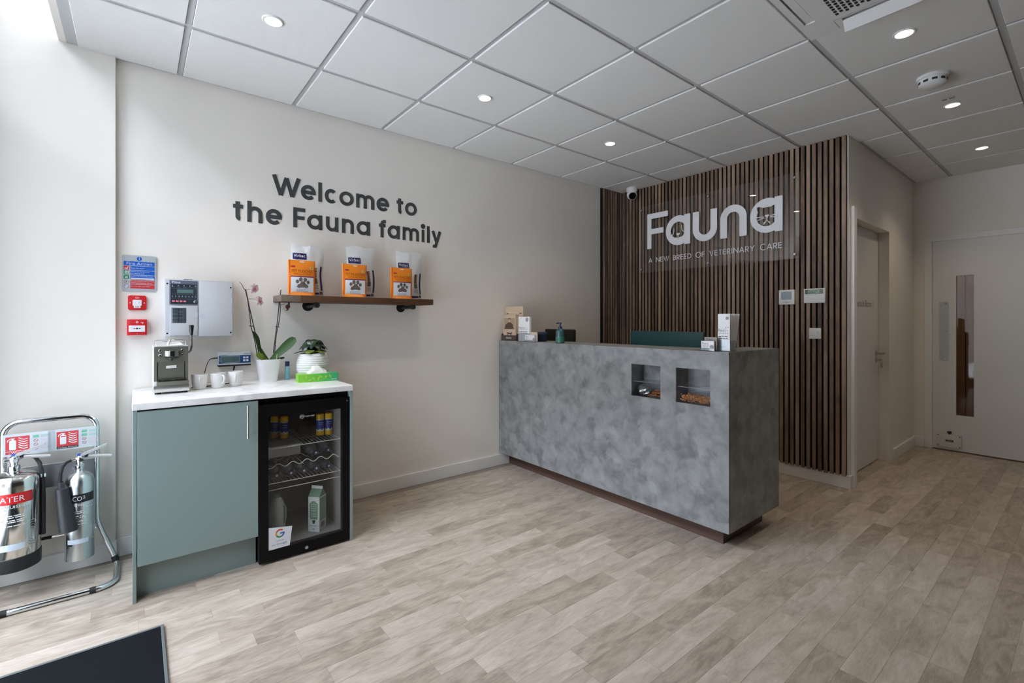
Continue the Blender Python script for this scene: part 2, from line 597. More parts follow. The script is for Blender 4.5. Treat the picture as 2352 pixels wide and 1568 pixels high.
# walls
sbox('wall_left', WALLC, -.083, 4.27, 3.265, 3.40, 0, 2.75)
sbox('wall_left_pillar', WALLC, -1.0, -.083, 3.237, 3.40, 0, 4.2, bevel=.003)
sbox('wall_slat_side', WALLC, 4.157, 4.27, 1.17, 3.265, 0, 2.75)
mb = MB()
mb.box(4.27, 4.345, 1.17, 1.29, 0, 2.75); mb.box(5.243, 6.25, 1.17, 1.29, 0, 2.75); mb.box(4.345, 5.243, 1.17, 1.29, 2.045, 2.75)
struct(mb.build('wall_corridor', WALLC, smooth=False))
mb = MB()
mb.box(6.13, 6.25, 1.026, 1.17, 0, 2.75); mb.box(6.13, 6.25, -.83, 1.026, 2.028, 2.75); mb.box(6.13, 6.25, -3.1, -.83, 0, 2.75)
struct(mb.build('wall_back', WALLC, smooth=False))
RWY = -3.0
SAGEW = mat('unseen_wall_sage', (120, 130, 126), .6, var=.015, scale=6)  # unseen walls, coloured darker to cut the light they bounce back
sbox('wall_right', SAGEW, -1.0, 6.25, RWY - .12, RWY, 0, 4.2)
# shop front wall with its big opening
WX, WY0, WY1 = -.60, 0.98, 3.12
WTOP = 3.9
mb = MB()
mb.box(WX - .2, WX, WY1, 3.237, 0, WTOP + .2); mb.box(WX - .2, WX, RWY, WY0, 0, WTOP + .2)
mb.box(WX - .2, WX, WY0, WY1, WTOP, WTOP + .2); mb.box(WX - .2, WX, WY0, WY1, 0, .06)
struct(mb.build('wall_front', SAGEW, smooth=False))
# rooms beyond the doors, seen through the vision panel
BEY = mat('dim_passage_paint', (186, 160, 132), .7)
mb = MB()
mb.box(7.4, 7.5, -1.0, 1.4, 0, 2.7); mb.box(6.25, 7.5, 1.3, 1.4, 0, 2.7); mb.box(6.25, 7.5, -1.0, -.9, 0, 2.7); mb.box(6.25, 7.5, -1.0, 1.4, 2.6, 2.7)
struct(mb.build('wall_passage', BEY, smooth=False))
mb = MB(); PWD = mat('passage_oak', (150, 134, 116), .5, var=.15, scale=5, stretch=(1, 8, 1))
mb.box(7.37, 7.4, .55, .946, 0, 2.1); mb.box(7.37, 7.4, .956, 1.28, 0, 2.1)
struct(mb.build('door_4', PWD, smooth=False))
pld = bpy.data.lights.new('passage_fill_light', 'POINT'); pld.energy = 4; pld.color = (1, .93, .84); pld.shadow_soft_size = .08  # unseen light added to brighten the passage behind the glass
plo = bpy.data.objects.new('passage_fill_light', pld); COL.objects.link(plo); plo.location = (6.8, .3, 2.5)
# shopfront glazing
FRM = mat('shopfront_frame', (205, 208, 210), .35)
win = struct(bpy.data.objects.new('window_1', None)); COL.objects.link(win)
mb = MB()
FX0, FX1 = WX - .14, WX - .06
for y in (WY0, 1.30, 2.05, WY1 - .05):
    mb.box(FX0, FX1, y, y + .05, .06, WTOP)
for z in (.06, WTOP - .06):
    mb.box(FX0, FX1, WY0, WY1, z, z + .06)
mb.box(FX0, FX1, WY0, WY1, 2.36, 2.41)
mb.build('window_frame', FRM, win, smooth=False)
for ya, yb in ((WY0 + .05, 1.30), (1.35, 2.05), (2.10, WY1 - .05)):
    for za, zb in ((.12, 2.36), (2.41, WTOP - .06)):
        MB().box(WX - .102, WX - .098, ya, yb, za, zb).build('pane', GLASSW, win, smooth=False)
struct(MB().box(4.30, 6.2, 1.294, 1.40, 0, 2.7).build('light_leak_block', WALLC, smooth=False))  # unseen block added behind the door to stop daylight leaking under it
# pavement outside
sbox('floor_pavement', mat('pavement_concrete', (143, 143, 143), .85, var=.12, scale=3), -14, WX - .15, -14, 16, -.16, -.08)

# the terrace across the street (outside the frame): it hides the low sky from the window
BRK = mat('street_brick', (112, 110, 108), .85, var=.2, scale=6); STG = mat('street_glass', (60, 66, 72), .1)
mb = MB(); mb.box(-9.4, -8.6, -14, 16, -.08, 8.2)
for j in range(2):
    for i in range(12):
        mb.box(-8.62, -8.58, -13 + 2.4 * i, -11.8 + 2.4 * i, 3.2 + 2.5 * j, 4.9 + 2.5 * j, 1)
struct(mb.build('wall_street', [BRK, STG], smooth=False))

# ceilings
ceil = sbox('ceiling', mat('ceiling_void', (200, 200, 198), .8), -.27, 6.25, -3.1, 3.4, H + .012, H + .08)
sbox('ceiling_bay', WALLC, -1.0, -.27, -3.1, 3.4, WTOP + .05, WTOP + .2)
sbox('trim_1', WALLC, -.30, -.27, -3.1, 3.3, H, WTOP + .1)
X0, Y0, P = .1943, 2.6883, .6
gx = [X0 + P * i for i in range(10)]
gy = [Y0 - P * j for j in range(10)]
for x in gx:
    MB().box(x - .012, x + .012, -3.0, 3.265, H, H + .012).build('grid_bar', GRID, ceil, smooth=False)
for y in gy:
    MB().box(-.25, 6.13, y - .012, y + .012, H - .0003, H + .012).build('grid_bar', GRID, ceil, smooth=False)
mb = MB()
mb.box(-.25, 4.157, 3.243, 3.265, H - .001, H + .012); mb.box(-.25, 6.13, -3.0, -2.978, H - .001, H + .012)
mb.box(6.108, 6.13, -3.0, 1.17, H - .001, H + .012); mb.box(4.157, 6.13, 1.148, 1.17, H - .001, H + .012)
mb.box(-.272, -.226, -3.0, 3.265, H - .001, H + .012)
mb.build('edge_trim', GRID, ceil, smooth=False)
xe = [-.232] + gx + [6.116]
ye = [3.249] + gy + [-2.986]
tmesh = {}
D_ = .0075
for i in range(len(xe) - 1):
    for j in range(len(ye) - 1):
        xa, xb, yb, ya = xe[i], xe[i + 1], ye[j], ye[j + 1]
        if xb - xa < .05 or yb - ya < .05:
            continue
        if i == 4 and j == 4:
            continue                                        # the air conditioner's cell
        if xa > 4.1 and ya > 1.1:
            continue
        cut_wall = xa < 4.1 and xb > 4.13 and ya > 1.1
        ga = .014 if i else .004
        gb = .014 if i < len(xe) - 2 else .004
        gc = .014 if j < len(ye) - 2 else .004
        gd = .014 if j else .004
        mb = MB(); z0 = H - D_
        if xa > 4.1 and yb > 1.17:
            yb = 1.152; gd = .004
        if xa < 4.1 and xb > 4.2 and yb > 1.17:
            if ya > 1.1:
                xb = 4.15; gb = .004
        mb.box(xa + ga, xb - gb, ya + gc, yb - gd, z0, H + .012)
        mb.build('ceiling_tile', TILE, ceil, bevel=.002, seg=1, smooth=False)

# skirtings
def skirt(name, x0, x1, y0, y1):
    return struct(MB().box(x0, x1, y0, y1, 0, .098).build(name, WHITE, bevel=.004, smooth=False))
skirt('baseboard_left', -.083, 2.57, 3.249, 3.265)
skirt('baseboard_left_pillar', -.59, -.078, 3.219, 3.237)
skirt('baseboard_slat_side', 4.139, 4.157, 1.152, 3.24)
skirt('baseboard_corridor', 4.157, 4.2, 1.152, 1.17)
skirt('baseboard_corridor.001', 5.345, 6.13, 1.152, 1.17)
skirt('baseboard_back', 6.112, 6.13, 1.09, 1.152)
skirt('baseboard_right', -.59, 6.13, -3.0, -2.984)

# door to the consulting room
struct(MB().box(4.200, 4.262, 1.145, 1.17, 0, 2.115).build('trim_2', WHITE, bevel=.003, smooth=False))
d1 = MB().box(4.349, 5.239, 1.250, 1.290, .008, 2.041).build('door_1', DOORM, bevel=.002, smooth=False)
struct(d1)
mb = MB()
mb.cyl((5.172, 1.25, .965), (5.172, 1.242, .965), .026, n=24)
mb.tube([(5.172, 1.243, .965), (5.172, 1.198, .965), (5.165, 1.191, .965), (5.05, 1.191, .965)], .0095, 12)
mb.build('door_handle', ALU, d1)
mb = MB()
mb.cyl((5.172, 1.25, .905), (5.172, 1.242, .905), .024, n=24)
mb.cyl((5.172, 1.244, .905), (5.172, 1.238, .905), .009, n=12)
mb.build('lock_plate', ALU, d1)
mb = MB()
mb.box(5.1705, 5.1735, 1.218, 1.238, .901, .909); mb.cyl((5.1705, 1.216, .905), (5.1735, 1.216, .905), .011, n=14)
mb.tube([(5.172, 1.21 + .012 * math.cos(t), .893 + .012 * math.sin(t)) for t in [i * PI / 6 for i in range(12)]], .0012, 6, True)
mb.box(5.169, 5.1715, 1.2, 1.212, .835, .885); mb.box(5.1735, 5.176, 1.206, 1.217, .842, .885)
mb.build('key', ALU, d1)
mb = MB()
mb.text('Consult Room 1', 4.597, 1.372, .058, .505, 0, 0, lambda a, b, c: (a, 1.25, b))
mb.build('door_sign', mat('sign_grey', (112, 104, 98), .6), d1, smooth=False)

# door to the passage, with a tall vision panel
VY0, VY1, VZ0, VZ1 = .732, .855, .35, 1.685
mb = MB()
mb.box(6.122, 6.166, VY1, 1.0245, .012, 2.0265); mb.box(6.122, 6.166, 0.098, VY0, .012, 2.0265)
mb.box(6.122, 6.166, VY0, VY1, .012, VZ0); mb.box(6.122, 6.166, VY0, VY1, VZ1, 2.0265)
d2 = struct(mb.build('door_2', DOORM, smooth=False))
mb = MB()
for a, b, c, d in ((VY0 - .010, VY0, VZ0 - .010, VZ1 + .010), (VY1, VY1 + .010, VZ0 - .010, VZ1 + .010), (VY0, VY1, VZ0 - .010, VZ0), (VY0, VY1, VZ1, VZ1 + .010)):
    mb.box(6.1185, 6.1219, a, b, c, d)
mb.build('vision_frame', DOORM, d2, smooth=False)
MB().box(6.139, 6.145, VY0, VY1, VZ0, VZ1).build('pane', clear_mat('door_glass', (222, 212, 200), .022), d2, smooth=False)
mb = MB()
mb.prism(rrect(-.036, .036, -.285, .285, .004), 0, .004, 0, lambda a, b, c: (6.121 - c, .941 - a, 1.153 + b))
mb.build('push_plate', clear_mat('clear_acrylic_plate', (248, 250, 251), .05), d2, smooth=False)
mb = MB()
for z in (.885, 1.153, 1.42):
    mb.sphere((6.117, .928, z), .007, 12, 6, k=(.5, 1, 1))
mb.build('screw', CHROME, d2)
hb = MB().box(6.088, 6.121, .813, .991, .040, .163).build('door_holder', mat('holder_white', (214, 212, 205), .45), d2, bevel=.004)
mb = MB()
mb.box(6.085, 6.0885, .87, .925, .095, .112)
for y, z in ((.825, .052), (.979, .052), (.825, .15), (.979, .15)):
    mb.cyl((6.0885, y, z), (6.086, y, z), .0045, n=10)
mb.cyl((6.105, .90, .163), (6.105, .90, .175), .006, n=10); mb.cyl((6.105, .90, .175), (6.105, .90, .19), .016, n=16)
mb.build('holder_label', mat('soft_black', (22, 22, 24), .5), hb)
mb = MB()
mb.text('DORGARD', .0, 0, .0075, .04, 0, 0, lambda a, b, c: (6.0846, .9175 - a, .0997 + b))
mb.build('lettering', mat('print_white', (238, 238, 236), .5), hb, smooth=False)
# second leaf and frame lines
d3 = struct(MB().box(6.122, 6.166, -.82, .092, .012, 2.0265).build('door_3', DOORM, smooth=False))
mb = MB()
mb.box(6.122, 6.13, 1.028, 1.088, 0, 2.085); mb.box(6.122, 6.13, -.9, -.832, 0, 2.085); mb.box(6.122, 6.13, -.832, 1.028, 2.03, 2.085)
struct(mb.build('trim_3', WHITE, bevel=.003, smooth=False))
# ------------------------------------------------------------------ slat cladding
def slat_mat():
    m = bpy.data.materials.new('walnut_slat')
    m.use_nodes = True
    t = m.node_tree; p = t.nodes['Principled BSDF']
    oi = t.nodes.new('ShaderNodeObjectInfo')
    tc = t.nodes.new('ShaderNodeTexCoord')
    ad = t.nodes.new('ShaderNodeVectorMath'); ad.operation = 'MULTIPLY_ADD'
    ad.inputs[1].default_value = (1, 1, .22)
    cmb = t.nodes.new('ShaderNodeMath'); cmb.operation = 'MULTIPLY'; cmb.inputs[1].default_value = 50
    t.links.new(oi.outputs['Random'], cmb.inputs[0])
    t.links.new(tc.outputs['Object'], ad.inputs[0]); t.links.new(cmb.outputs[0], ad.inputs[2])
    n = t.nodes.new('ShaderNodeTexNoise'); n.inputs['Scale'].default_value = 7; n.inputs['Detail'].default_value = 5
    t.links.new(ad.outputs[0], n.inputs['Vector'])
    n2 = t.nodes.new('ShaderNodeTexNoise'); n2.inputs['Scale'].default_value = 70; n2.inputs['Detail'].default_value = 3
    t.links.new(ad.outputs[0], n2.inputs['Vector'])
    a = t.nodes.new('ShaderNodeMath'); a.operation = 'MULTIPLY_ADD'; a.inputs[1].default_value = .34; a.inputs[2].default_value = -.17
    t.links.new(oi.outputs['Random'], a.inputs[0])
    b = t.nodes.new('ShaderNodeMath'); b.operation = 'ADD'
    t.links.new(n.outputs['Fac'], b.inputs[0]); t.links.new(a.outputs[0], b.inputs[1])
    c = t.nodes.new('ShaderNodeMath'); c.operation = 'MULTIPLY_ADD'; c.inputs[1].default_value = .3; c.inputs[2].default_value = -.15
    t.links.new(n2.outputs['Fac'], c.inputs[0])
    d = t.nodes.new('ShaderNodeMath'); d.operation = 'ADD'
    t.links.new(b.outputs[0], d.inputs[0]); t.links.new(c.outputs[0], d.inputs[1])
    cr = t.nodes.new('ShaderNodeValToRGB'); e = cr.color_ramp.elements
    e[0].position = .25; e[0].color = rgb(94, 76, 64)
    e[1].position = .78; e[1].color = rgb(174, 149, 127)
    x = cr.color_ramp.elements.new(.5); x.color = rgb(134, 111, 93)
    t.links.new(d.outputs[0], cr.inputs['Fac']); t.links.new(cr.outputs['Color'], p.inputs['Base Color'])
    p.inputs['Roughness'].default_value = .55; p.inputs['Specular IOR Level'].default_value = .3
    return m
SLAT = slat_mat()
ZB, ZT = .092, H - .006
SIDE = mat('slat_side_black', (24, 20, 18), .8)
def slat_piece(fn, parent):
    """veneered face on a black fibreboard core"""
    mb = MB(); w_, zz = .0135, ZT - ZB
    v = [(a, d, z) for z in (0, zz) for a, d in ((-w_, 0), (-w_, .0185), (-w_ + .001, .0205), (w_ - .001, .0205), (w_, .0185), (w_, 0))]
    mb.add(v, [(0, 1, 7, 6), (4, 5, 11, 10), (5, 4, 3, 2, 1, 0)], 1, fn)
    mb.add(v, [(1, 2, 8, 7), (2, 3, 9, 8), (3, 4, 10, 9), (6, 7, 8, 9, 10, 11)], 0, fn)
    return mb.build('slat', [SLAT, SIDE], parent, smooth=False)
sp = thing('slat_panel', 'tall dark walnut slat cladding on black felt behind the reception desk', 'wall panel', (4.157, 1.18, ZB))
MB().box(-.006, 0, 0, 2.065, 0, ZT - ZB).build('felt_backing', BLACK, sp, smooth=False)
first = None
for k in range(52):
    y = .0135 + .0396 * k
    if first is None:
        first = slat_piece(lambda a, d, z: (-.006 - d, a, z), sp)
        o = first
    else:
        o = first.copy(); COL.objects.link(o); o.parent = sp
    o.location = (0, y, rng.uniform(-.0015, 0.0015))
sp2 = thing('slat_panel', 'narrow return strip of walnut slats on the long white wall in the corner', 'wall panel', (3.795, 3.265, ZB))
MB().box(0, .355, -.006, 0, 0, ZT - ZB).build('felt_backing', BLACK, sp2, smooth=False)
for k in range(8):
    if k == 0:
        f2 = slat_piece(lambda a, d, z: (-a, -.006 - d, z), sp2); o = f2
    else:
        o = f2.copy(); COL.objects.link(o); o.parent = sp2
    o.location = (.03 + .0396 * k, 0, 0)

SLX = 4.157 - .027
def slat_front(y, z):
    return (SLX, y, z)
RT = -PI / 2

# ------------------------------------------------------------------ clear sign with raised white lettering
SIGNW = mat('sign_white', (244, 243, 245), .45)
sg = thing('wall_sign', 'clear acrylic plate with raised white Fauna lettering on the slats', 'sign', (SLX, 2.242, 1.75), RT)
PW2, PH2 = 1.53, .685
mb = MB(); mb.prism(rrect(-PW2 / 2, PW2 / 2, 0, PH2, .004), .022, .027)
mb.build('acrylic_plate', clear_mat('acrylic', (253, 253, 253), .075, .01), sg, smooth=False)
for a in (-.733, -.003, .724):
    for b in (.034, .645):
        mb = MB(); mb.cyl((a, -.001, b), (a, -.027, b), .006, n=12); mb.lathe([(.0001, .0), (.0105, 0), (.0105, .004), (.008, .006), (.0001, .006)], 18, fn=lambda x, y, z, a=a, b=b: (a + x, -.027 - z, b + y), cap=False)
        mb.build('standoff', CHROME, sg)
def sy(y):
    return 2.242 - y
BL = 1.988 - 1.75
C0, C1 = .027, .033
def letter(paths, s, name='letter', mi=SIGNW, lift=BL, fn=F, c0=C0, c1=C1, parent=sg):
    mb = MB()
    for p_, cl in paths:
        ribbon(mb, [(x, y + lift) for x, y in p_], s, c0, c1, closed=bool(cl), fn=fn)
    return mb.build(name, mi, parent, smooth=False)
st = .062
a0, a1 = sy(2.898), sy(2.660)
mb = MB()
mb.prism([(x, BL + y) for x, y in ((a0, 0), (a0 + .048, 0), (a0 + .048, .146), (sy(2.71), .146), (sy(2.71), .199), (a0 + .048, .199), (a0 + .048, .302), (a1, .302), (a1, .355), (a0, .355))], C0, C1)
mb.build('letter', SIGNW, sg, smooth=False)
# a with a dog's face, a with a cat's face
def sign_a(l, r, cat):
    mb = MB()
    stem = .058
    cx = l + .137; cy = .142; ro = .1395
    N = 72
    out = []; inn = []
    for i in range(N):
        t = 2 * PI * i / N
        out.append((min(cx + ro * math.cos(t) * .985, r - .003), cy + ro * math.sin(t) * 1.03))
        if not cat:
            inn.append((cx - .004 + .079 * math.cos(t), cy + .003 + .079 * math.sin(t)))
        else:
            d = math.degrees(t)
            rr = .083
            for ea in (48, 132):
                dd = abs(d - ea)
                if dd < 16:
                    rr = max(rr, .083 + (.118 - .083) * (1 - dd / 16) ** .8)
            if 64 < d < 116:
                rr = min(rr, .074 / math.sin(t))
            inn.append((cx - .002 + rr * math.cos(t), cy - .006 + rr * math.sin(t)))
    v = [(x, y + BL, c) for c in (C0, C1) for x, y in out + inn]
    f = []
    for i in range(N):
        j = (i + 1) % N
        f += [(2 * N + i, 2 * N + j, 3 * N + j, 3 * N + i), (i, j, 2 * N + j, 2 * N + i), (N + j, N + i, 3 * N + i, 3 * N + j)]
    mb.add(v, f, 0, F)
    q = .004
    mb.prism([(x, y + BL) for x, y in rrect(r - stem - .004, r, -.001, .285, .006)], C0, C1 - .0002)
    o = mb.build('letter', SIGNW, sg, smooth=False)
    mb = MB()
    fx, fy = cx - .002, cy - .006 if cat else cy + .003
    rib = lambda pts, s=.007: ribbon(mb, [(fx + x, fy + y + BL) for x, y in pts], s, C0, C1)
    if cat:
        mb.prism([(fx + x, fy + y + BL) for x, y in ((-.016, .006), (-.012, .012), (.014, .012), (.018, .006), (.003, -.014), (-.001, -.014))], C0, C1)
        rib([(.001, -.01), (0, -.032), (-.010, -.046), (-.028, -.053)], .006); rib([(0, -.032), (.010, -.046), (.028, -.053)], .006)
        rib([(-.084, .0), (-.024, -.003)]); rib([(-.078, -.026), (-.024, -.012)])
        rib([(.084, .006), (.026, -.001)]); rib([(.080, -.018), (.026, -.010)])
        rib([(-.03, -.066), (-.012, -.052)], .005); rib([(.03, -.066), (.012, -.052)], .005)
    else:
        rib([(-.048, .026), (-.047, -.004), (-.052, -.03), (-.062, -.044), (-.074, -.036)], .006)
        rib([(.036, .042), (.037, .012), (.044, -.012), (.056, -.022), (.072, -.02)], .006)
        mb.prism([(fx + x, fy + y + BL) for x, y in ((-.02, -.038), (-.012, -.03), (.014, -.03), (.021, -.038), (.004, -.055), (-.003, -.055))], C0, C1)
        rib([(.0, -.052), (0, -.064), (-.012, -.075), (-.034, -.072)], .005); rib([(0, -.064), (.012, -.075), (.034, -.072)], .005)
    mb.build('cat_face' if cat else 'dog_face', SIGNW, sg, smooth=False)
sign_a(sy(2.681), sy(2.42), False)
u0, u1 = sy(2.393), sy(2.157)
rr = (u1 - u0 - st) / 2; cc = (u0 + u1) / 2
letter([([(cc - rr, .285)] + arc(cc, .031 + rr, rr, rr, 180, 360, 22) + [(cc + rr, .285)], 0)], st)
n0, n1 = sy(2.127), sy(1.893)
rr = (n1 - n0 - st) / 2; cc = (n0 + n1) / 2
letter([([(cc - rr, 0)] + arc(cc, .285 - .031 - rr, rr, rr, 180, 0, 22) + [(cc + rr, 0)], 0)], st)
sign_a(sy(1.863), sy(1.606), True)
# strapline
txt = 'A NEW BREED OF VETERINARY CARE'
h_, s_ = .0485, .0062
x = 0; items = []
for ch in txt:
    if ch == ' ':
        x += .034; continue
    items.append((ch, x)); x += CAPW[ch] * h_ + .0125
k = (2.883 - 1.614) / (x - .0125)
for ch, xx in items:
    letter([([(sy(2.883) + px_ * k, py) for px_, py in p_], cl) for p_, cl in cap(ch, xx, h_, s_)], s_, lift=1.846 - 1.75, c1=.0285)

# ------------------------------------------------------------------ controls on the slats
DEVW = mat('device_white', (224, 223, 218), .4)
t = thing('thermostat', 'square white thermostat with grey screen on the slats', 'thermostat', slat_front(1.582, 1.385), RT)
MB().box(-.059, .059, -.02, 0, 0, .119).build('housing', DEVW, t, bevel=.004)
MB().rect(-.039, .039, .039, .103, .0204).build('screen', mat('lcd_grey', (146, 158, 164), .25), t, smooth=False)
mb = MB(); mb.rect(-.03, .034, .018, .0205, .0204); mb.rect(-.002, .002, .028, .031, .0204); mb.rect(-.012, .016, .0115, .0135, .0204)
mb.build('marking', mat('print_grey', (120, 120, 118), .6), t, smooth=False)
t = thing('alarm_keypad', 'wide white alarm keypad with green strip display on the slats', 'keypad', slat_front(1.381, 1.391), RT)
MB().box(-.074, .074, -.024, 0, 0, .113).build('housing', DEVW, t, bevel=.005)
mb = MB(); mb.rect(-.064, .062, .07, .104, .0243)
ds = mb.build('display_window', mat('display_dark', (58, 68, 62), .25), t, smooth=False)
mb = MB(); mb.rect(-.045, .036, .074, .1, .0246)
mb.build('lcd', mat('lcd_green', (128, 158, 126), .3), ds, smooth=False)
mb = MB(); dashes(mb, -.04, .09, .07, .004, .0248); dashes(mb, -.04, .08, .05, .004, .0248)
mb.build('lettering', mat('lcd_text', (52, 70, 54), .5), ds, smooth=False)
t = thing('light_switch', 'small square white light switch on the slats', 'switch', slat_front(1.381, 1.113), RT)
MB().box(-.042, .042, -.011, 0, 0, .084).build('plate', DEVW, t, bevel=.004)
MB().box(-.023, .023, -.0145, -.009, .02, .064).build('surround', DEVW, t, bevel=.002)
MB().add([(.002, -.0145, .026), (.018, -.0145, .026), (.018, -.0145, .056), (.002, -.0145, .056), (.002, -.0155, .026), (.018, -.0155, .026), (.018, -.019, .056), (.002, -.019, .056)],
         [(0, 1, 2, 3), (4, 7, 6, 5), (0, 4, 5, 1), (1, 5, 6, 2), (2, 6, 7, 3), (3, 7, 4, 0)]).build('rocker', WHITE, t, smooth=False)

# ------------------------------------------------------------------ reception desk
def concrete():
    m = bpy.data.materials.new('concrete_laminate')
    m.use_nodes = True
    t = m.node_tree; p = t.nodes['Principled BSDF']
    tc = t.nodes.new('ShaderNodeTexCoord')
    def noise(sc, det, dist, rough=.55):
        n = t.nodes.new('ShaderNodeTexNoise'); n.inputs['Scale'].default_value = sc; n.inputs['Detail'].default_value = det
        n.inputs['Distortion'].default_value = dist; n.inputs['Roughness'].default_value = rough
        t.links.new(tc.outputs['Object'], n.inputs['Vector']); return n
    a = noise(9, 4, .6); b = noise(14, 5, .2); c = noise(120, 2, 0)
    vo = t.nodes.new('ShaderNodeTexVoronoi'); vo.inputs['Scale'].default_value = 13; vo.feature = 'SMOOTH_F1'; vo.inputs['Smoothness'].default_value = .6
    dis = t.nodes.new('ShaderNodeVectorMath'); dis.operation = 'MULTIPLY_ADD'; dis.inputs[1].default_value = (.12, .12, .12)
    t.links.new(b.outputs['Color'], dis.inputs[0]); t.links.new(tc.outputs['Object'], dis.inputs[2]); t.links.new(dis.outputs[0], vo.inputs['Vector'])
    sep = t.nodes.new('ShaderNodeSeparateColor'); t.links.new(vo.outputs['Color'], sep.inputs[0])
    def mad(x, k, o):
        q = t.nodes.new('ShaderNodeMath'); q.operation = 'MULTIPLY_ADD'; q.inputs[1].default_value = k
        t.links.new(x, q.inputs[0])
        if isinstance(o, (int, float)): q.inputs[2].default_value = o
        else: t.links.new(o, q.inputs[2])
        return q.outputs[0]
    s1 = mad(a.outputs['Fac'], .85, -.02)
    s2 = mad(b.outputs['Fac'], .45, s1)
    s3 = mad(sep.outputs[0], .30, s2)
    s4 = mad(c.outputs['Fac'], .14, s3)
    s5 = mad(s4, .9, -.26)
    cr = t.nodes.new('ShaderNodeValToRGB'); e = cr.color_ramp.elements
    e[0].position = .26; e[0].color = rgb(106, 107, 109)
    e[1].position = .72; e[1].color = rgb(152, 154, 155)
    x = cr.color_ramp.elements.new(.48); x.color = rgb(132, 134, 136)
    t.links.new(s5, cr.inputs['Fac']); t.links.new(cr.outputs['Color'], p.inputs['Base Color'])
    p.inputs['Roughness'].default_value = .42; p.inputs['Specular IOR Level'].default_value = .35
    return m
CONC = concrete()
DX, DY, DTOP, DBOT = 2.465, 1.233, 1.083, .113
desk = thing('reception_desk', 'long concrete grey reception desk with two niches and dark brown plinth', 'desk', (DX, DY, 0))
NI = ((1.651, 1.862), (1.336, 1.546))
NZ0, NZ1, ND = .778, .979, .13
ys = sorted([DY + .018, 3.263] + [y for n in NI for y in n]); zs = [DBOT, NZ0, NZ1, DTOP - .018]
mb = MB()
mb.box(DX, DX + .02, DY, 1.336, DBOT, DTOP); mb.box(DX, DX + .02, 1.862, 3.263, DBOT, DTOP); mb.box(DX, DX + .02, 1.336, 1.862, DBOT, NZ0)
mb.box(DX, DX + .02, 1.336, 1.862, NZ1, DTOP); mb.box(DX, DX + .02, 1.546, 1.651, NZ0, NZ1)
mb.build('front_panel', CONC, desk, org=desk.location, smooth=False)
for ya, yb in NI:
    mb = MB()
    x0, x1 = DX + .02, DX + ND
    mb.box(x1, x1 + .012, ya - .012, yb + .012, NZ0 - .012, NZ1 + .012)
    mb.box(x0, x1, ya - .012, ya, NZ0 - .012, NZ1 + .012); mb.box(x0, x1, yb, yb + .012, NZ0 - .012, NZ1 + .012)
    mb.box(x0, x1, ya, yb, NZ0 - .012, NZ0); mb.box(x0, x1, ya, yb, NZ1, NZ1 + .012)
    mb.build('niche', CONC, desk, org=desk.location, smooth=False)
MB().box(DX + .02, 3.093, DY, DY + .02, DBOT, DTOP).build('side_panel', CONC, desk, org=desk.location, smooth=False)
mb = MB(); mb.box(DX + .02, DX + .30, DY + .02, 3.263, DTOP - .022, DTOP); mb.box(DX + .3, 3.093, DY + .02, DY + .20, DTOP - .022, DTOP)
mb.build('ledge', CONC, desk, org=desk.location, smooth=False)
MB().box(DX + .155, 3.093, DY + .02, 3.263, .72, .745).build('worktop', CONC, desk, org=desk.location, smooth=False)
PLI = mat('brown_plinth', (92, 68, 58), .5, var=.08, scale=8, stretch=(1, 1, 6))
mb = MB(); mb.box(2.573, 2.591, 1.336, 3.263, 0, .118); mb.box(2.573, 3.06, 1.318, 1.336, 0, .118)
mb.build('plinth', PLI, desk, org=desk.location, smooth=False)
mb = MB(); mb.box(2.591, 3.06, 1.336, 3.2, .118, .14)
mb.build('base_board', CONC, desk, org=desk.location, smooth=False)

# clear treat trays in the two niches, with what lies in them
TRAY = clear_mat('tray_plastic', (252, 252, 253), .035, .03)
def tray(y0, y1, label):
    t = thing('treat_tray', label, 'tray', (DX + .012, (y0 + y1) / 2, NZ0), RT)
    w_ = (y1 - y0) / 2 - .006
    h2 = .092
    mb = MB()
    mb.box(-w_, w_, .0, .112, 0.0005, .003)
    mb.box(-w_, w_, 0, .002, .003, h2); mb.box(-w_, w_, .11, .112, .003, h2)
    mb.box(-w_, -w_ + .002, .002, .11, .003, h2); mb.box(w_ - .002, w_, .002, .11, .003, h2)
    mb.build('tub', TRAY, t, smooth=False)
    mb = MB(); mb.tube([(-w_, .001, h2), (w_, .001, h2), (w_, .111, h2), (-w_, .111, h2)], .0018, 6, True)
    mb.build('rim', clear_mat('tray_rim', (240, 242, 244), .12, .1, .2), t)
    return t
tray(1.651, 1.862, 'clear tray of wrapped treats in the left niche of the desk')
tray(1.336, 1.546, 'clear tray of orange kibble in the right niche of the desk')
def icos(mb, c, r, q, mi=0):
    g = (1 + 5 ** .5) / 2
    vs = [Vector(p).normalized() for p in ((-1, g, 0), (1, g, 0), (-1, -g, 0), (1, -g, 0), (0, -1, g), (0, 1, g), (0, -1, -g), (0, 1, -g), (g, 0, -1), (g, 0, 1), (-g, 0, -1), (-g, 0, 1))]
    fs = [(0, 11, 5), (0, 5, 1), (0, 1, 7), (0, 7, 10), (0, 10, 11), (1, 5, 9), (5, 11, 4), (11, 10, 2), (10, 7, 6), (7, 1, 8), (3, 9, 4), (3, 4, 2), (3, 2, 6), (3, 6, 8), (3, 8, 9), (4, 9, 5), (2, 4, 11), (6, 2, 10), (8, 6, 7), (9, 8, 1)]
    mb.add([(c[0] + p.x * r * q[0], c[1] + p.y * r * q[1], c[2] + p.z * r * q[2]) for p in vs], fs, mi)
mb = MB()
for _ in range(620):
    a = rng.uniform(-.092, .092); b = rng.uniform(.01, .104)
    top = .043 - .012 * (a + .09) / .18 * .4 + rng.uniform(-.004, .003)
    icos(mb, (a, b, rng.uniform(.009, top)), rng.uniform(.0042, .0062), (1, rng.uniform(.7, 1), rng.uniform(.6, 1)))
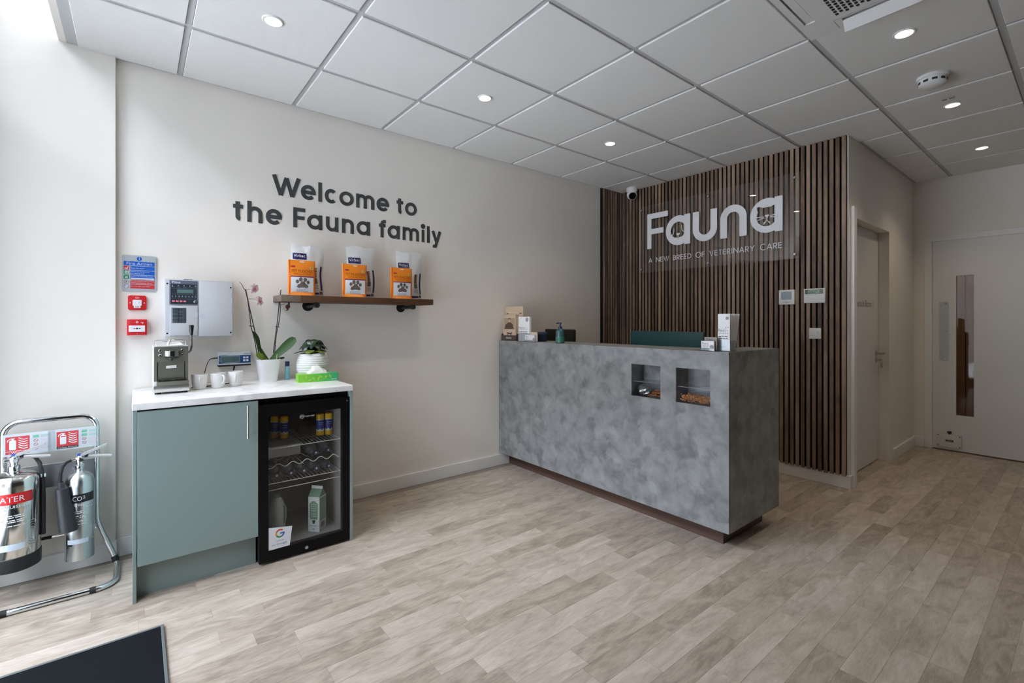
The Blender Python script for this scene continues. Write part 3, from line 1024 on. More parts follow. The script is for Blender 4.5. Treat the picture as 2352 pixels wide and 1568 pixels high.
ob = mb.build('kibble', mat('kibble_orange', (196, 128, 66), .75, var=.35, scale=160), kind='stuff')
tag(ob, 'small orange brown kibble filling the right niche tray', 'pet food', loc=(DX + .012, 1.441, NZ0), rot=RT)
TRT = mat('treat_brown', (150, 92, 50), .7, var=.3, scale=90)
tb = MB(); tb.tube([(-.02, 0, 0), (-.01, .001, .001), (.01, .001, 0), (.02, 0, .001)], [.004, .0062, .006, .0045], 8)
tb = tb.build('treat_stick', TRT)
spots = [(.02, .02, .012, .3), (.045, .03, .014, -.5), (.07, .022, .012, .9), (.082, .05, .013, 1.5), (.05, .058, .015, .1), (.03, .05, .013, -.9), (.04, .026, .027, .6), (.064, .036, .029, -.2), (.07, .06, .03, 1.1), (.052, .045, .04, .4), (.03, .04, .028, -.3), (.078, .03, .04, 1.2)]
for i, (a, b, z, r_) in enumerate(spots):
    o = tb if i == 0 else tb.copy()
    if i: COL.objects.link(o)
    tag(o, 'short brown treat stick heaped at the right of the left niche tray', 'treat', 'treat sticks in the niche tray', (DX + .012 + b, 1.7565 - a, NZ0 + z), r_ + RT)
# crinkled clear bag of treats
rb = random.Random(3)
def lump(mb, w_, d_, h_, n=10, m=7, j=.25, mi=0, rnd=rb):
    v = []; f = []
    for i in range(m + 1):
        tt = PI * i / m
        for k in range(n):
            p = 2 * PI * k / n
            q = 1 + rnd.uniform(-j, j)
            v.append((w_ * math.sin(tt) * math.cos(p) * q, d_ * math.sin(tt) * math.sin(p) * q, h_ * (1 - math.cos(tt)) / 2 * (1 + rnd.uniform(-j, j) * .4)))
    for i in range(m):
        for k in range(n):
            f.append((i * n + k, i * n + (k + 1) % n, (i + 1) * n + (k + 1) % n, (i + 1) * n + k))
    mb.add(v, f, mi)
t = thing('treat_bag', 'crinkled clear bag of dark treats at the left of the left niche tray', 'bag', (DX + .06, 1.803, NZ0 + .0035), RT)
mb = MB(); lump(mb, .045, .04, .068, 14, 8, .22)
mb.build('clear_wrap', clear_mat('crinkled_film', (215, 218, 222), .35, .08, .12), t, smooth=False)
mb = MB(); lump(mb, .036, .03, .034, 12, 6, .25)
mb.build('contents', mat('treat_dark', (74, 62, 54), .7, var=.4, scale=200), t)

# ------------------------------------------------------------------ screens and what stands on the desk
def monitor(y0, y1, ztop, x, m, label):
    wd = y1 - y0
    t = thing('monitor', label, 'monitor', (x, (y0 + y1) / 2, .745), RT)
    zt = ztop - .745
    MB().prism([(a, b) for a, b in rrect(-wd / 2, wd / 2, zt - wd * .6, zt, .012)], -.012, .0).build('back_shell', m, t)
    MB().prism([(a, b) for a, b in rrect(-wd / 2 - .002, wd / 2 + .002, zt - wd * .6 - .002, zt + .001, .013)], -.024, -.012).build('bezel', mat('bezel_black', (20, 20, 22), .35), t)
    mb = MB(); mb.box(-.03, .03, -.02, .006, .01, zt - wd * .3); mb.build('stand', DARKMET, t, bevel=.003)
    mb = MB(); mb.prism(rrect(-.11, .11, -.09, .09, .02), 0, .01, 0, lambda a, b, c: (a, b, c)); mb.build('base', DARKMET, t)
    return t
TEAL = mat('teal_shell', (14, 66, 68), .38)
monitor(2.862, 3.23, 1.176, 2.98, mat('black_shell', (24, 25, 26), .5), 'black monitor seen from behind at the wall end of the desk')
monitor(1.674, 2.275, 1.175, 3.0, TEAL, 'wide teal backed monitor behind the middle of the desk')

KRAFT = mat('kraft_card', (204, 182, 158), .75, var=.05, scale=60)
BRN = mat('brown_print', (92, 74, 62), .7)
DBRN = mat('dark_brown_card', (78, 68, 62), .7)
PALE = mat('pale_print', (232, 218, 196), .7)
PWHITE = mat('paper_white', (238, 238, 238), .6)
INK = mat('ink_dark', (58, 58, 64), .6)
INKL = mat('ink_light', (150, 150, 156), .6)
t = thing('brochure_stand', 'tall kraft card leaflet stand at the wall end of the desk', 'leaflet stand', (2.527, 3.132, DTOP), RT)
MB().box(-.122, .122, .0, .004, 0, .292).build('back_board', KRAFT, t, smooth=False)
mb = MB(); mb.box(-.118, .09, -.045, -.042, .0, .048); mb.box(-.118, -.115, -.042, 0, 0, .06); mb.box(.087, .09, -.042, 0, 0, .06)
mb.build('tray', DBRN, t, smooth=False)
MB().box(-.098, .07, -.038, -.006, .004, .222).build('leaflet', KRAFT, t, smooth=False)
mb = MB()
mb.text('TREATS', -.01, .222, .026, .13, .0006, 0, align='C'); mb.text('naturo', -.014, .017, .017, .075, .0457, 0, align='C')
mb.rect(-.09, .06, .196, .199, .0386)
mb.build('lettering', PALE, t, smooth=False)
mb = MB()
for a in (-.09, .09):
    mb.prism([(a - .014, .232), (a - .004, .238), (a + .012, .236), (a + .016, .240), (a + .014, .231), (a, .229), (a - .012, .226)], .0004, .0008)
mb.rect(-.088, .06, .104, .196, .0386, 1); mb.rect(-.088, .06, .1, .104, .0388)
mb.add([(x, y, .0389) for x, y in [(-.078, .104), (-.066, .135), (-.04, .15), (-.03, .158), (.004, .158), (.014, .15), (.034, .138), (.042, .104)]], [(0, 1, 2, 3, 4, 5, 6, 7)], 0, F)
mb.disc(-.013, .172, .016, .0389, 2, ry=.02); mb.ring(-.013, .174, .012, .02, .0391, 0, a0=10, a1=170, ky=1.05)
mb.add([(x * .9 - .014, y + .052, .0387) for x, y in [(-.045, .012), (-.035, .02), (.01, .016), (.03, .018), (.045, .024), (.04, .008), (.03, .006), (.034, -.012), (.026, -.012), (.018, .004), (-.015, .006), (-.03, -.008), (-.036, -.006), (-.026, .008)]], [tuple(range(14))], 0, F)
mb.build('print', [BRN, mat('sepia_print', (172, 148, 126), .7), mat('face_print', (196, 166, 140), .7)], t, smooth=False)

def floras(mb, a0_, w_, h_, tilt=lambda b: 0.0, c=0.0):
    fn = lambda a, b, cc: F(a, b, cc + tilt(b))
    mb.text("Flora's", a0_ + .005, h_ * .52, .016, w_ * .58, c, 0, fn)
    dashes(mb, a0_ + .006, h_ * .475, w_ * .8, .0025, c, 1, fn)
    dashes(mb, a0_ + .006, h_ * .385, w_ * .78, .004, c, 0, fn)
    dashes(mb, a0_ + .006, h_ * .335, w_ * .78, .004, c, 0, fn)
    mb.disc(a0_ + w_ * .78, h_ * .88, w_ * .11, c, 1, fn); mb.ring(a0_ + w_ * .78, h_ * .88, w_ * .12, w_ * .14, c, 1, fn, n=20)
    for q, r_ in ((.68, .63), (.86, .64), (.8, .55)):
        mb.disc(a0_ + w_ * q, h_ * r_, .0022, c, 0, fn, n=8)
t = thing('leaflet_holder', 'clear holder of white leaflets beside the kraft stand', 'leaflet holder', (2.487, 2.952, DTOP), RT)
MB().box(-.07, .07, 0, .02, .003, .204).build('leaflets', PWHITE, t, smooth=False)
mb = MB(); floras(mb, -.07, .14, .204, c=.0004); mb.build('lettering', [INK, INKL], t, smooth=False)
mb = MB(); mb.box(-.075, .075, -.0035, -.0015, 0, .07); mb.box(-.075, .075, .022, .024, 0, .21); mb.box(-.075, .075, -.0015, .022, 0, .002)
mb.build('acrylic', clear_mat('holder_acrylic', (235, 238, 240), .12), t, smooth=False)
FAUX = 'Fauna'
def cards(loc, w_, label, two, tint):
    t = thing('card_holder', label, 'card holder', loc, RT)
    MB().box(-w_ / 2, w_ / 2, 0, .012, .004, .056).build('cards', mat('card_' + tint[0], tint[1], .6), t, smooth=False)
    MB().box(-w_ / 2 + two, w_ / 2 + two, .02, .03, .004, .078).build('cards', mat('card_' + tint[2], tint[3], .6), t, smooth=False)
    mb = MB(); mb.text(FAUX, -w_ / 2 + .007, .037, .012, .036, .0004)
    dashes(mb, -w_ / 2 + .008, .029, .04, .002, .0004, 1); dashes(mb, -w_ / 2 + .008, .022, .034, .002, .0004, 1); dashes(mb, -w_ / 2 + .008, .012, .036, .002, .0004, 1)
    mb.disc(w_ / 2 - .012, .024, .009, .0004, 1); mb.ring(w_ / 2 - .012, .024, .0095, .011, .0004, 0, n=18)
    mb.text(FAUX, -w_ / 2 + two + .012, .062, .010, .036, -.0196, 0)
    mb.build('lettering', [INK, INKL], t, smooth=False)
    mb = MB(); mb.box(-w_ / 2 - .003, w_ / 2 + .003, -.004, -.0025, 0, .018); mb.box(-w_ / 2 - .003, w_ / 2 + .003, -.0025, .034, 0, .003)
    mb.box(-w_ / 2 - .003, w_ / 2 + .003, .0325, .034, .003, .05)
    mb.build('acrylic', MATS['holder_acrylic'], t, smooth=False)
cards((2.468, 2.857, DTOP), .118, 'clear stand of white and tan business cards beside the hand gel end', .006, ('lilac', (226, 224, 230), 'tan', (206, 192, 174)))
cards((2.49, 1.366, DTOP), .074, 'clear stand of white business cards before the fanned leaflets', .008, ('white', (240, 240, 240), 'grey', (150, 146, 140)))
# fanned leaflets, right end
t = thing('leaflet_holder', 'clear holder of fanned white leaflets at the right end of the desk', 'leaflet holder', (2.536, 1.298, DTOP), RT)
for k in range(7):
    q = k / 6
    y0 = .001 + .0085 * k; lean = .004 + .05 * q; hh = .208 - .004 * (k % 3)
    mb = MB()
    a0_ = -.034 + .0006 * k
    mb.add([(a0_, y0, .004), (a0_ + .068, y0, .004), (a0_ + .068, y0 + .005, .004), (a0_, y0 + .005, .004),
            (a0_, y0 + lean, hh), (a0_ + .068, y0 + lean, hh), (a0_ + .068, y0 + lean + .0045, hh), (a0_, y0 + lean + .0045, hh)],
           [(0, 3, 2, 1), (4, 5, 6, 7), (0, 1, 5, 4), (1, 2, 6, 5), (2, 3, 7, 6), (3, 0, 4, 7)])
    mb.build('leaflet', PWHITE, t, smooth=False)
mb = MB(); floras(mb, -.034, .068, .208, tilt=lambda b: -.004 * (b - .004) / .204, c=-.0004)
mb.text('Fauna', -.022, .022, .009, .032, -.001, 0, lambda a, b, c: F(a, b, c + .0005))
mb.build('lettering', [INK, INKL], t, smooth=False)
mb = MB(); mb.box(-.038, .038, -.003, -.0015, 0, .065); mb.box(-.038, .038, .064, .0655, 0, .05); mb.box(-.038, .038, -.0015, .064, 0, .002); mb.box(-.038, -.0365, -.0015, .064, .002, .06); mb.box(.0365, .038, -.0015, .064, .002, .06)
mb.build('acrylic', MATS['holder_acrylic'], t, smooth=False)
# hand gel
t = thing('hand_gel', 'teal pump bottle of hand gel near the left end of the desk', 'bottle', (2.505, 2.548, DTOP))
t.scale = (.87, .87, .98)
GEL = mat('gel_teal', (58, 104, 108), .2, trans=.2)
mb = MB(); mb.lathe([(.034, 0), (.0385, .004), (.0385, .088), (.034, .1), (.02, .11), (.014, .113)], 28); mb.build('bottle', GEL, t)
mb = MB(); mb.lathe([(.0388, .008), (.0389, .009), (.0389, .05), (.0388, .051)], 28, cap=False); mb.build('label', mat('gel_label', (52, 112, 96), .5, var=.35, scale=60), t)
NAVY = mat('pump_navy', (30, 44, 78), .35)
mb = MB(); mb.lathe([(.018, .112), (.018, .128), (.010, .13), (.0075, .132), (.0075, .15)], 20); mb.lathe([(.012, .148), (.013, .15), (.013, .158), (.009, .161)], 18)
mb.tube([(0, 0, .155), (-.018, .012, .155), (-.03, .02, .151)], [.006, .005, .0035], 10)
mb.build('pump', NAVY, t)
mb = MB()
for z, s_ in ((.078, .011), (.066, .006), (.058, .005)):
    dashes(mb, -.022, z, .04, s_ * .6, 0, 0, lambda a, b, c: (-.0391 * math.cos(a / .0391), -.0391 * math.sin(a / .0391), b))
mb.build('lettering', mat('gel_print', (28, 44, 70), .5), t, smooth=False)
# navy tub
t = thing('desk_tub', 'dark navy rounded tub between business cards and hand gel', 'tub', (2.60, 2.862, DTOP))
t.scale = (.72, .72, .95)
mb = MB(); mb.lathe([(.05, 0), (.062, .006), (.07, .05), (.071, .07), (.066, .079), (.05, .083), (.0001, .084)], 28, cap=False); mb.build('body', mat('tub_navy', (20, 40, 66), .45), t)
mb = MB(); mb.lathe([(.0715, .063), (.0725, .066), (.0715, .069)], 28, cap=False); mb.build('lid_edge', mat('tub_edge', (30, 60, 92), .4), t)
# ------------------------------------------------------------------ base cabinet, worktop, end panel
SAGE = mat('sage_laminate', (138, 156, 153), .42, var=.02, scale=3)
CY = 2.665
cab = thing('cabinet', 'sage green base cabinet with one door left of the fridge', 'cabinet', (.238, CY, 0))
og = cab.location
MB().box(-.012, .002, CY, 3.23, 0, .852).build('side_panel', SAGE, cab, org=og, bevel=.001, seg=1, smooth=False)
mb = MB(); mb.box(.004, .484, CY + .024, 3.22, .15, .848)
mb.build('carcass', mat('carcass_dark', (44, 50, 50), .7), cab, org=og, smooth=False)  # dark grey carcass behind the door
dr = MB().box(.005, .4845, CY, CY + .02, .158, .846).build('door', SAGE, cab, org=og, bevel=.0015, seg=1, smooth=False)
mb = MB(); mb.tube([(.433, CY, .82), (.433, CY - .03, .82)], .0045, 10); mb.tube([(.433, CY, .68), (.433, CY - .03, .68)], .0045, 10)
mb.tube([(.433, CY - .031, .832), (.433, CY - .031, .668)], .0055, 12)
mb.build('handle', mat('satin_steel', (206, 206, 204), .25, 1.0), dr, org=og)
MB().box(.003, .4835, 2.727, 2.745, 0, .152).build('toe_kick', SAGE, cab, org=og, smooth=False)
ep = MB().box(-.0085, .0085, 0, .56, 0, .852).build('end_panel', SAGE, bevel=.001, seg=1, smooth=False)
tag(ep, 'sage green end panel at the right of the fridge', 'panel', loc=(.9595, CY, 0))

def marble():
    m = bpy.data.materials.new('white_marble_laminate'); m.use_nodes = True
    t = m.node_tree; p = t.nodes['Principled BSDF']
    tc = t.nodes.new('ShaderNodeTexCoord')
    n = t.nodes.new('ShaderNodeTexNoise'); n.inputs['Scale'].default_value = 5; n.inputs['Detail'].default_value = 7; n.inputs['Distortion'].default_value = 1.5
    t.links.new(tc.outputs['Object'], n.inputs['Vector'])
    cr = t.nodes.new('ShaderNodeValToRGB'); e = cr.color_ramp.elements
    e[0].position = .3; e[0].color = rgb(212, 210, 208); e[1].position = .52; e[1].color = rgb(238, 238, 237)
    t.links.new(n.outputs['Fac'], cr.inputs['Fac'])
    v = t.nodes.new('ShaderNodeTexVoronoi'); v.inputs['Scale'].default_value = 16
    t.links.new(tc.outputs['Object'], v.inputs['Vector'])
    c2 = t.nodes.new('ShaderNodeValToRGB'); e = c2.color_ramp.elements
    e[0].position = .035; e[0].color = rgb(172, 168, 164); e[1].position = .10; e[1].color = (1, 1, 1, 1)
    t.links.new(v.outputs['Distance'], c2.inputs['Fac'])
    mx = t.nodes.new('ShaderNodeMix'); mx.data_type = 'RGBA'; mx.blend_type = 'MULTIPLY'; mx.inputs[0].default_value = .6
    t.links.new(cr.outputs['Color'], mx.inputs[6]); t.links.new(c2.outputs['Color'], mx.inputs[7])
    t.links.new(mx.outputs[2], p.inputs['Base Color'])
    p.inputs['Roughness'].default_value = .28
    return m
CT = .886
o = MB().box(-.014, .968, CY - .004, 3.262, .854, CT).build('worktop', marble(), bevel=.005, seg=3, org=(.477, 2.96, .854))
tag(o, 'white marble effect worktop over cabinet and fridge', 'worktop', loc=(.477, 2.96, .854))

# ------------------------------------------------------------------ glass door fridge
FB = mat('fridge_black', (7, 7, 8), .45, spec=.2)
FIN = mat('fridge_liner', (150, 148, 144), .6)
WIRE = mat('wire_white', (208, 206, 200), .4)
fr = thing('fridge', 'black glass door drinks fridge under the marble worktop', 'fridge', (.718, CY + .04, 0))
fo = fr.location
mb = MB()
mb.box(.492, .515, 2.712, 3.24, .02, .822); mb.box(.925, .948, 2.712, 3.24, .02, .822)
mb.box(.492, .948, 3.21, 3.24, .02, .822); mb.box(.492, .948, 2.712, 3.24, .775, .822); mb.box(.492, .948, 2.712, 3.24, .02, .046)
mb.box(.488, .9505, 2.70, 3.22, .822, .8535)
for x in (.52, .92):
    mb.cyl((x, 2.76, 0), (x, 2.76, .02), .015); mb.cyl((x, 3.18, 0), (x, 3.18, .02), .015)
mb.build('body', FB, fr, org=fo, smooth=False)
mb = MB(); a_, b_, c_, d_, e_, g_ = .516, .924, 2.715, 3.209, .047, .774
mb.quad([(a_, c_, e_), (a_, d_, e_), (a_, d_, g_), (a_, c_, g_)]); mb.quad([(b_, c_, e_), (b_, c_, g_), (b_, d_, g_), (b_, d_, e_)])
mb.quad([(a_, d_, e_), (b_, d_, e_), (b_, d_, g_), (a_, d_, g_)]); mb.quad([(a_, c_, e_), (b_, c_, e_), (b_, d_, e_), (a_, d_, e_)]); mb.quad([(a_, c_, g_), (a_, d_, g_), (b_, d_, g_), (b_, c_, g_)])
mb.build('liner', FIN, fr, org=fo, smooth=False)
mb = MB(); GX0, GX1, GZ0, GZ1 = .531, .912, .066, .76
mb.box(.489, GX0, CY, CY + .042, .014, .82); mb.box(GX1, .9495, CY, CY + .042, .014, .82)
mb.box(GX0, GX1, CY, CY + .042, .014, GZ0); mb.box(GX0, GX1, CY, CY + .042, GZ1, .82)
fd = mb.build('door', FB, fr, org=fo, smooth=False)
MB().box(GX0, GX1, CY + .003, CY + .006, GZ0, GZ1).build('pane', clear_mat('fridge_glass', (254, 254, 254), .032, .01), fd, org=fo, smooth=False)
mb = MB(); mb.cyl((.717, CY, .034), (.717, CY - .004, .034), .0085, n=20); mb.box(.716, .718, CY - .0046, CY - .004, .029, .039)
mb.build('lock', ALU, fd, org=fo)
mb = MB(); mb.cyl((.935, CY, .8), (.935, CY - .003, .8), .004, n=12); mb.build('hinge_screw', ALU, fd, org=fo)
mb = MB(); fn = lambda a, b, c: (a, CY + .0026 - c, b)
mb.ring(.695, .739, .0095, .0108, .0, 0, fn); ribbon(mb, [(.686, .734), (.691, .742), (.694, .738), (.698, .743), (.704, .734)], .0012, 0, .0001, 0, fn)
mb.text('subcold', .71, .7355, .0075, .047, 0, 0, fn)
mb.build('lettering', mat('logo_grey', (200, 202, 204), .5), fd, org=fo, smooth=False)
mb = MB(); cs = [(.532, .070), (.6335, .070), (.6455, .1685), (.532, .186)]
fn = lambda a, b, c: (a, CY + .0022 - c, b)
mb.add([(a, b, 0) for a, b in cs], [(0, 1, 2, 3)], 0, fn)
gx_, gz_ = .586, .146
for a0_, a1_, k in ((45, 150, 1), (150, 208, 2), (208, 305, 3), (305, 360, 4)):
    mb.ring(gx_, gz_, .0145, .0225, .0004, k, fn, 14, a0_, a1_)
mb.add([(gx_, gz_ - .004, .0005), (gx_ + .0225, gz_ - .004, .0005), (gx_ + .0225, gz_ + .0042, .0005), (gx_, gz_ + .0042, .0005)], [(0, 1, 2, 3)], 4, fn)
mb.text('review us', .586, .106, .007, .036, .0004, 5, fn, 'C'); mb.text('on Google', .583, .085, .0125, .074, .0004, 5, fn, 'C')
mb.build('sticker', [mat('sticker_white', (226, 230, 238), .5), mat('g_red', (206, 78, 62), .5), mat('g_yellow', (226, 150, 70), .5), mat('g_green', (64, 138, 80), .5), mat('g_blue', (60, 110, 176), .5), mat('g_ink', (86, 92, 100), .6)], fd, org=fo, label='white review sticker with a multicoloured letter', smooth=False)

def rack(z, wav=0.0, name='wire_shelf'):
    mb = MB(); r = .0022
    if not wav:
        mb.tube([(.52, 2.74, z), (.92, 2.74, z), (.92, 3.16, z), (.52, 3.16, z)], r, 8, True)
        for i in range(19):
            x = .54 + .02 * i
            mb.tube([(x, 2.74, z + .002), (x, 3.16, z + .002)], .0012, 6)
        mb.tube([(.52, 2.9, z), (.92, 2.9, z)], .0016, 6)
    else:
        for y in (2.74, 2.88, 3.02, 3.15):
            mb.tube([(.52 + .4 * i / 60, y, z + wav * math.cos(2 * PI * (i / 60 * 5.5))) for i in range(61)], r, 7)
        for x in (.53, .72, .91):
            mb.tube([(x, 2.74, z - wav - .002), (x, 3.15, z - wav - .002)], .0018, 6)
    mb.build(name, WIRE, fr, org=fo)
rack(.572); rack(.479, .0095, 'wave_rack'); rack(.388, .0, 'wire_shelf')
mb = MB(); mb.tube([(.52, 2.74, .354), (.92, 2.74, .354)], .0022, 8); mb.build('guard_rail', WIRE, fr, org=fo)

# what stands in the fridge
CANB = mat('can_blue', (46, 66, 150), .35); CANY = mat('can_yellow', (236, 190, 30), .35); CANW = mat('can_white', (226, 230, 220), .4)
def can(at, label):
    t = thing('drinks_can', label, 'can', at, 0, 'tall yellow and blue cans')
    r = .022
    mb = MB(); mb.lathe([(.018, 0), (r, .004), (r, .028)], 20); mb.build('yellow_base', CANY, t)
    mb = MB()
    N = 20; v = []; f = []
    prof = []
    for i in range(N):
        a = 2 * PI * i / N
        z0 = .028; z1 = .034 + .01 * math.sin(a * 3 + 1) ** 2
        for z in (z0, z1):
            v.append((r * 1.003 * math.cos(a), r * 1.003 * math.sin(a), z))
    for i in range(N):
        j = (i + 1) % N; f.append((2 * i, 2 * j, 2 * j + 1, 2 * i + 1))
    mb.add(v, f); mb.build('splash_print', CANW, t)
    mb = MB(); mb.lathe([(r, .028), (r, .092)], 20, cap=False); mb.lathe([(r + .0001, .092), (r + .0001, .096)], 20, cap=False, mi=1)
    cf = lambda a, b, c: ((r + .0003) * math.sin(a / r), -(r + .0003) * math.cos(a / r), b)
    dashes(mb, -.012, .076, .022, .0035, 0, 1, cf); dashes(mb, -.012, .066, .024, .0018, 0, 1, cf)
    mb.build('blue_band', [CANB, CANW], t)
    mb = MB(); mb.lathe([(r, .096), (r, .118), (.019, .126), (.0001, .1255)], 20, cap=False); mb.build('yellow_top', CANY, t)
    return t
c0 = can((.627, 2.985, .575), 'yellow and blue can at the far left of the top fridge shelf')
dup(c0, (.668, 2.94, .575), 'yellow and blue can second from the left on the top fridge shelf')
dup(c0, (.852, 2.885, .575), 'yellow and blue can third from the left on the top fridge shelf')
dup(c0, (.899, 2.88, .575), 'yellow and blue can at the right end of the top fridge shelf')
t = thing('net_bag', 'dark lumpy net bag between the cans on the top fridge shelf', 'bag', (.785, 2.98, .5745))
mb = MB(); lump(mb, .048, .04, .075, 16, 9, .13); mb.build('contents', mat('net_dark', (84, 82, 82), .7, var=.5, scale=120, bump=.4), t)
mb = MB(); mb.tube([(.0, 0, .07), (.02, .01, .09), (.045, .02, .094)], [.012, .018, .012], 8); mb.build('tied_neck', mat('net_neck', (40, 46, 44), .7), t)
t = thing('ice_tray', 'pale translucent plastic box beneath the left of the top fridge shelf', 'box', (.652, 2.98, .491))
mb = MB(); mb.box(-.085, .085, -.12, .15, 0, .055); mb.build('box', mat('pale_plastic', (186, 190, 192), .5), t, bevel=.006)
mb = MB(); mb.box(-.088, .088, -.123, .153, .055, .062); mb.build('lid', mat('pale_lid', (200, 204, 206), .5), t, bevel=.002)
BOT = clear_mat('bottle_clear', (186, 192, 200), .3, .06, .22, (170, 176, 186))
BCAP = mat('cap_navy', (30, 34, 60), .4)
def water(at, label):
    t = thing('water_bottle', label, 'bottle', at, 0, 'clear bottles lying in the fridge')
    fn = lambda x, y, z: (x, z, y)
    mb = MB(); mb.lathe([(.012, .012), (.0125, .03), (.022, .05), (.031, .075), (.032, .09), (.0315, .2), (.03, .215), (.02, .22)], 20, fn=fn)
    mb.build('bottle', BOT, t)
    mb = MB(); mb.lathe([(.0001, 0), (.013, 0), (.0145, .002), (.0145, .016)], 18, fn=fn, cap=False); mb.build('cap', BCAP, t)
    mb = MB()
    for i in range(3):
        q = i * PI / 3
        dx, dz = .006 * math.cos(q), .006 * math.sin(q)
        nx, nz = -.0012 * math.sin(q), .0012 * math.cos(q)
        mb.add([(dx + nx, -.0003, dz + nz), (-dx + nx, -.0003, -dz + nz), (-dx - nx, -.0003, -dz - nz), (dx - nx, -.0003, dz - nz)], [(0, 1, 2, 3)])
    mb.build('cap_mark', mat('mark_white', (214, 216, 224), .6), t, smooth=False)
    return t
w0 = water((.79, 2.75, .512), 'left clear bottle lying on the wavy fridge rack')
dup(w0, (.862, 2.76, .512), 'right clear bottle lying on the wavy fridge rack')
for x, lb in ((.589, 'leftmost'), (.6605, 'second from the left'), (.727, 'middle'), (.7935, 'second from the right'), (.861, 'rightmost')):
    dup(w0, (x, 2.75, .4235), lb + ' of five clear bottles lying on the lower fridge shelf' if 'from' not in lb else lb + ' of the bottles lying on the lower fridge shelf')
t = thing('milk_carton', 'white and green gable top carton on the fridge floor', 'carton', (.819, 2.827, .0475), R(-48.6))
CG = mat('carton_green', (120, 160, 138), .5); CW = mat('carton_white', (226, 232, 230), .5)
hw = .0345
mb = MB(); mb.box(-hw, hw, -hw, hw, 0, .198); mb.build('body', CW, t, smooth=False)
mb = MB()
mb.add([(-hw, -hw, .198), (hw, -hw, .198), (hw, hw, .198), (-hw, hw, .198), (-hw, -.003, .236), (hw, -.003, .236), (hw, .003, .236), (-hw, .003, .236)],
       [(0, 1, 5, 4), (2, 3, 7, 6), (1, 2, 6, 5), (3, 0, 4, 7), (4, 5, 6, 7)])
mb.build('gable', CG, t, smooth=False)
mb = MB(); mb.box(-hw, hw, -.003, .003, .236, .252); mb.build('top_seal', CW, t, bevel=.001, smooth=False)
mb = MB(); fn = lambda a, b, c: (a, -hw - c, b); e_ = .0004
mb.prism([(-.024, .07), (.024, .07), (.026, .16), (.016, .166), (.01, .174), (-.01, .174), (-.016, .166), (-.026, .16)], 0, e_, 0, fn)
for z in (.154, .142, .13, .118, .1, .088):
    dashes(mb, -.018, z, .036, .003, e_ * 2, 1, fn)
mb.prism([(-.012, .062), (-.006, .066), (.006, .066), (.012, .062), (.008, .058), (.006, .046), (-.006, .046), (-.008, .058)], 0, e_, 2, fn)
mb.text('MILK OATS', 0, .030, .007, .05, e_, 2, fn, 'C'); mb.ring(0, .016, .003, .005, e_, 2, fn, 12)
f2 = lambda a, b, c: (hw + c, a, b)
mb.rect(-.03, .03, .06, .19, e_, 3, f2)
for i in range(14):
    mb.rect(-.018 + i * .0026, -.018 + i * .0026 + .0013, .022, .05, e_, 2, f2)
mb.build('print', [CG, CW, mat('carton_ink', (38, 52, 46), .6), mat('carton_side', (150, 176, 160), .5)], t, smooth=False)
t = thing('milk_jug', 'cloudy white plastic milk bottle behind the review sticker', 'bottle', (.615, 2.86, .0475))
mb = MB(); mb.lathe([(.036, 0), (.041, .006), (.041, .15), (.038, .175), (.03, .2), (.018, .222), (.014, .226)], 22); mb.build('bottle', mat('jug_milky', (196, 212, 212), .4), t)
mb = MB(); mb.lathe([(.016, .224), (.0165, .226), (.0165, .24), (.015, .242)], 18); mb.build('cap', mat('jug_green', (70, 130, 96), .4), t)
mb = MB(); mb.tube([(.03, -.026, .18), (.034, -.034, .16), (.034, -.034, .11), (.031, -.028, .085)], .006, 8); mb.build('grip', mat('jug_grip', (168, 186, 190), .4), t)

# ------------------------------------------------------------------ on the worktop
STEEL = mat('machine_steel', (176, 178, 172), .12, 1.0)
OLIVE = mat('machine_front_reflection', (112, 113, 103), .35, .25)  # steel tinted olive, its dull reflection of the room put into the colour
MBLK = mat('machine_black', (16, 16, 16), .4)
t = thing('coffee_machine', 'square stainless coffee machine with a black side lever', 'coffee machine', (.1405, 2.95, CT))
for x in (-.055, .055):
    for y in (-.012, .22):
        mb = MB(); mb.cyl((x, y, 0), (x, y, .012), .013, n=14); mb.build('foot', MBLK, t)
mb = MB(); mb.box(-.072, .072, 0, .25, .010, .238); bd = mb.build('body', mat('machine_shell', (222, 223, 223), .35, .4), t, bevel=.003)
mb = MB(); mb.box(-.071, .071, -.004, .001, .062, .236); mb.build('front_panel', OLIVE, t, bevel=.0015, seg=1)
mb = MB(); mb.box(-.058, -.0535, -.0046, -.003, .066, .158); mb.box(.0535, .058, -.0046, -.003, .066, .158); mb.build('side_slot', MBLK, t, smooth=False)
mb = MB(); mb.box(-.0535, .0535, -.0052, -.003, .074, .158); mb.build('splash_plate', mat('splash_reflection', (104, 105, 93), .35, .25), t, smooth=False)  # steel plate with the olive reflection painted as its colour
gh = MB(); gh.lathe([(.031, .186), (.033, .188), (.033, .214), (.031, .216)], 28, (0, -.013, 0)); gh = gh.build('group_head', STEEL, t)
mb = MB(); mb.lathe([(.028, .184), (.024, .177), (.008, .175), (.006, .166), (.003, .165)], 20, (0, -.013, 0)); mb.build('spout', MBLK, gh)
for a in (-.046, .046):
    for b in (.193, .216):
        mb = MB(); mb.lathe([(.0062, 0), (.0062, .004), (.0045, .0055), (.0001, .0055)], 16, fn=lambda x, y, z, a=a, b=b: (a + x, -.004 - z, b + y), cap=False); mb.build('button', STEEL, t)
mb = MB(); mb.prism([(-.021, .125), (.022, .127), (.019, .134), (.022, .140), (-.021, .138)], .0052, .0075)
npl = mb.build('name_plate', mat('plate_white', (228, 228, 224), .5), t, smooth=False)
mb = MB(); mb.text('LA RICO', -.017, .129, .0058, .032, .0078, 0); mb.build('lettering', mat('plate_ink', (120, 116, 118), .6), npl, smooth=False)
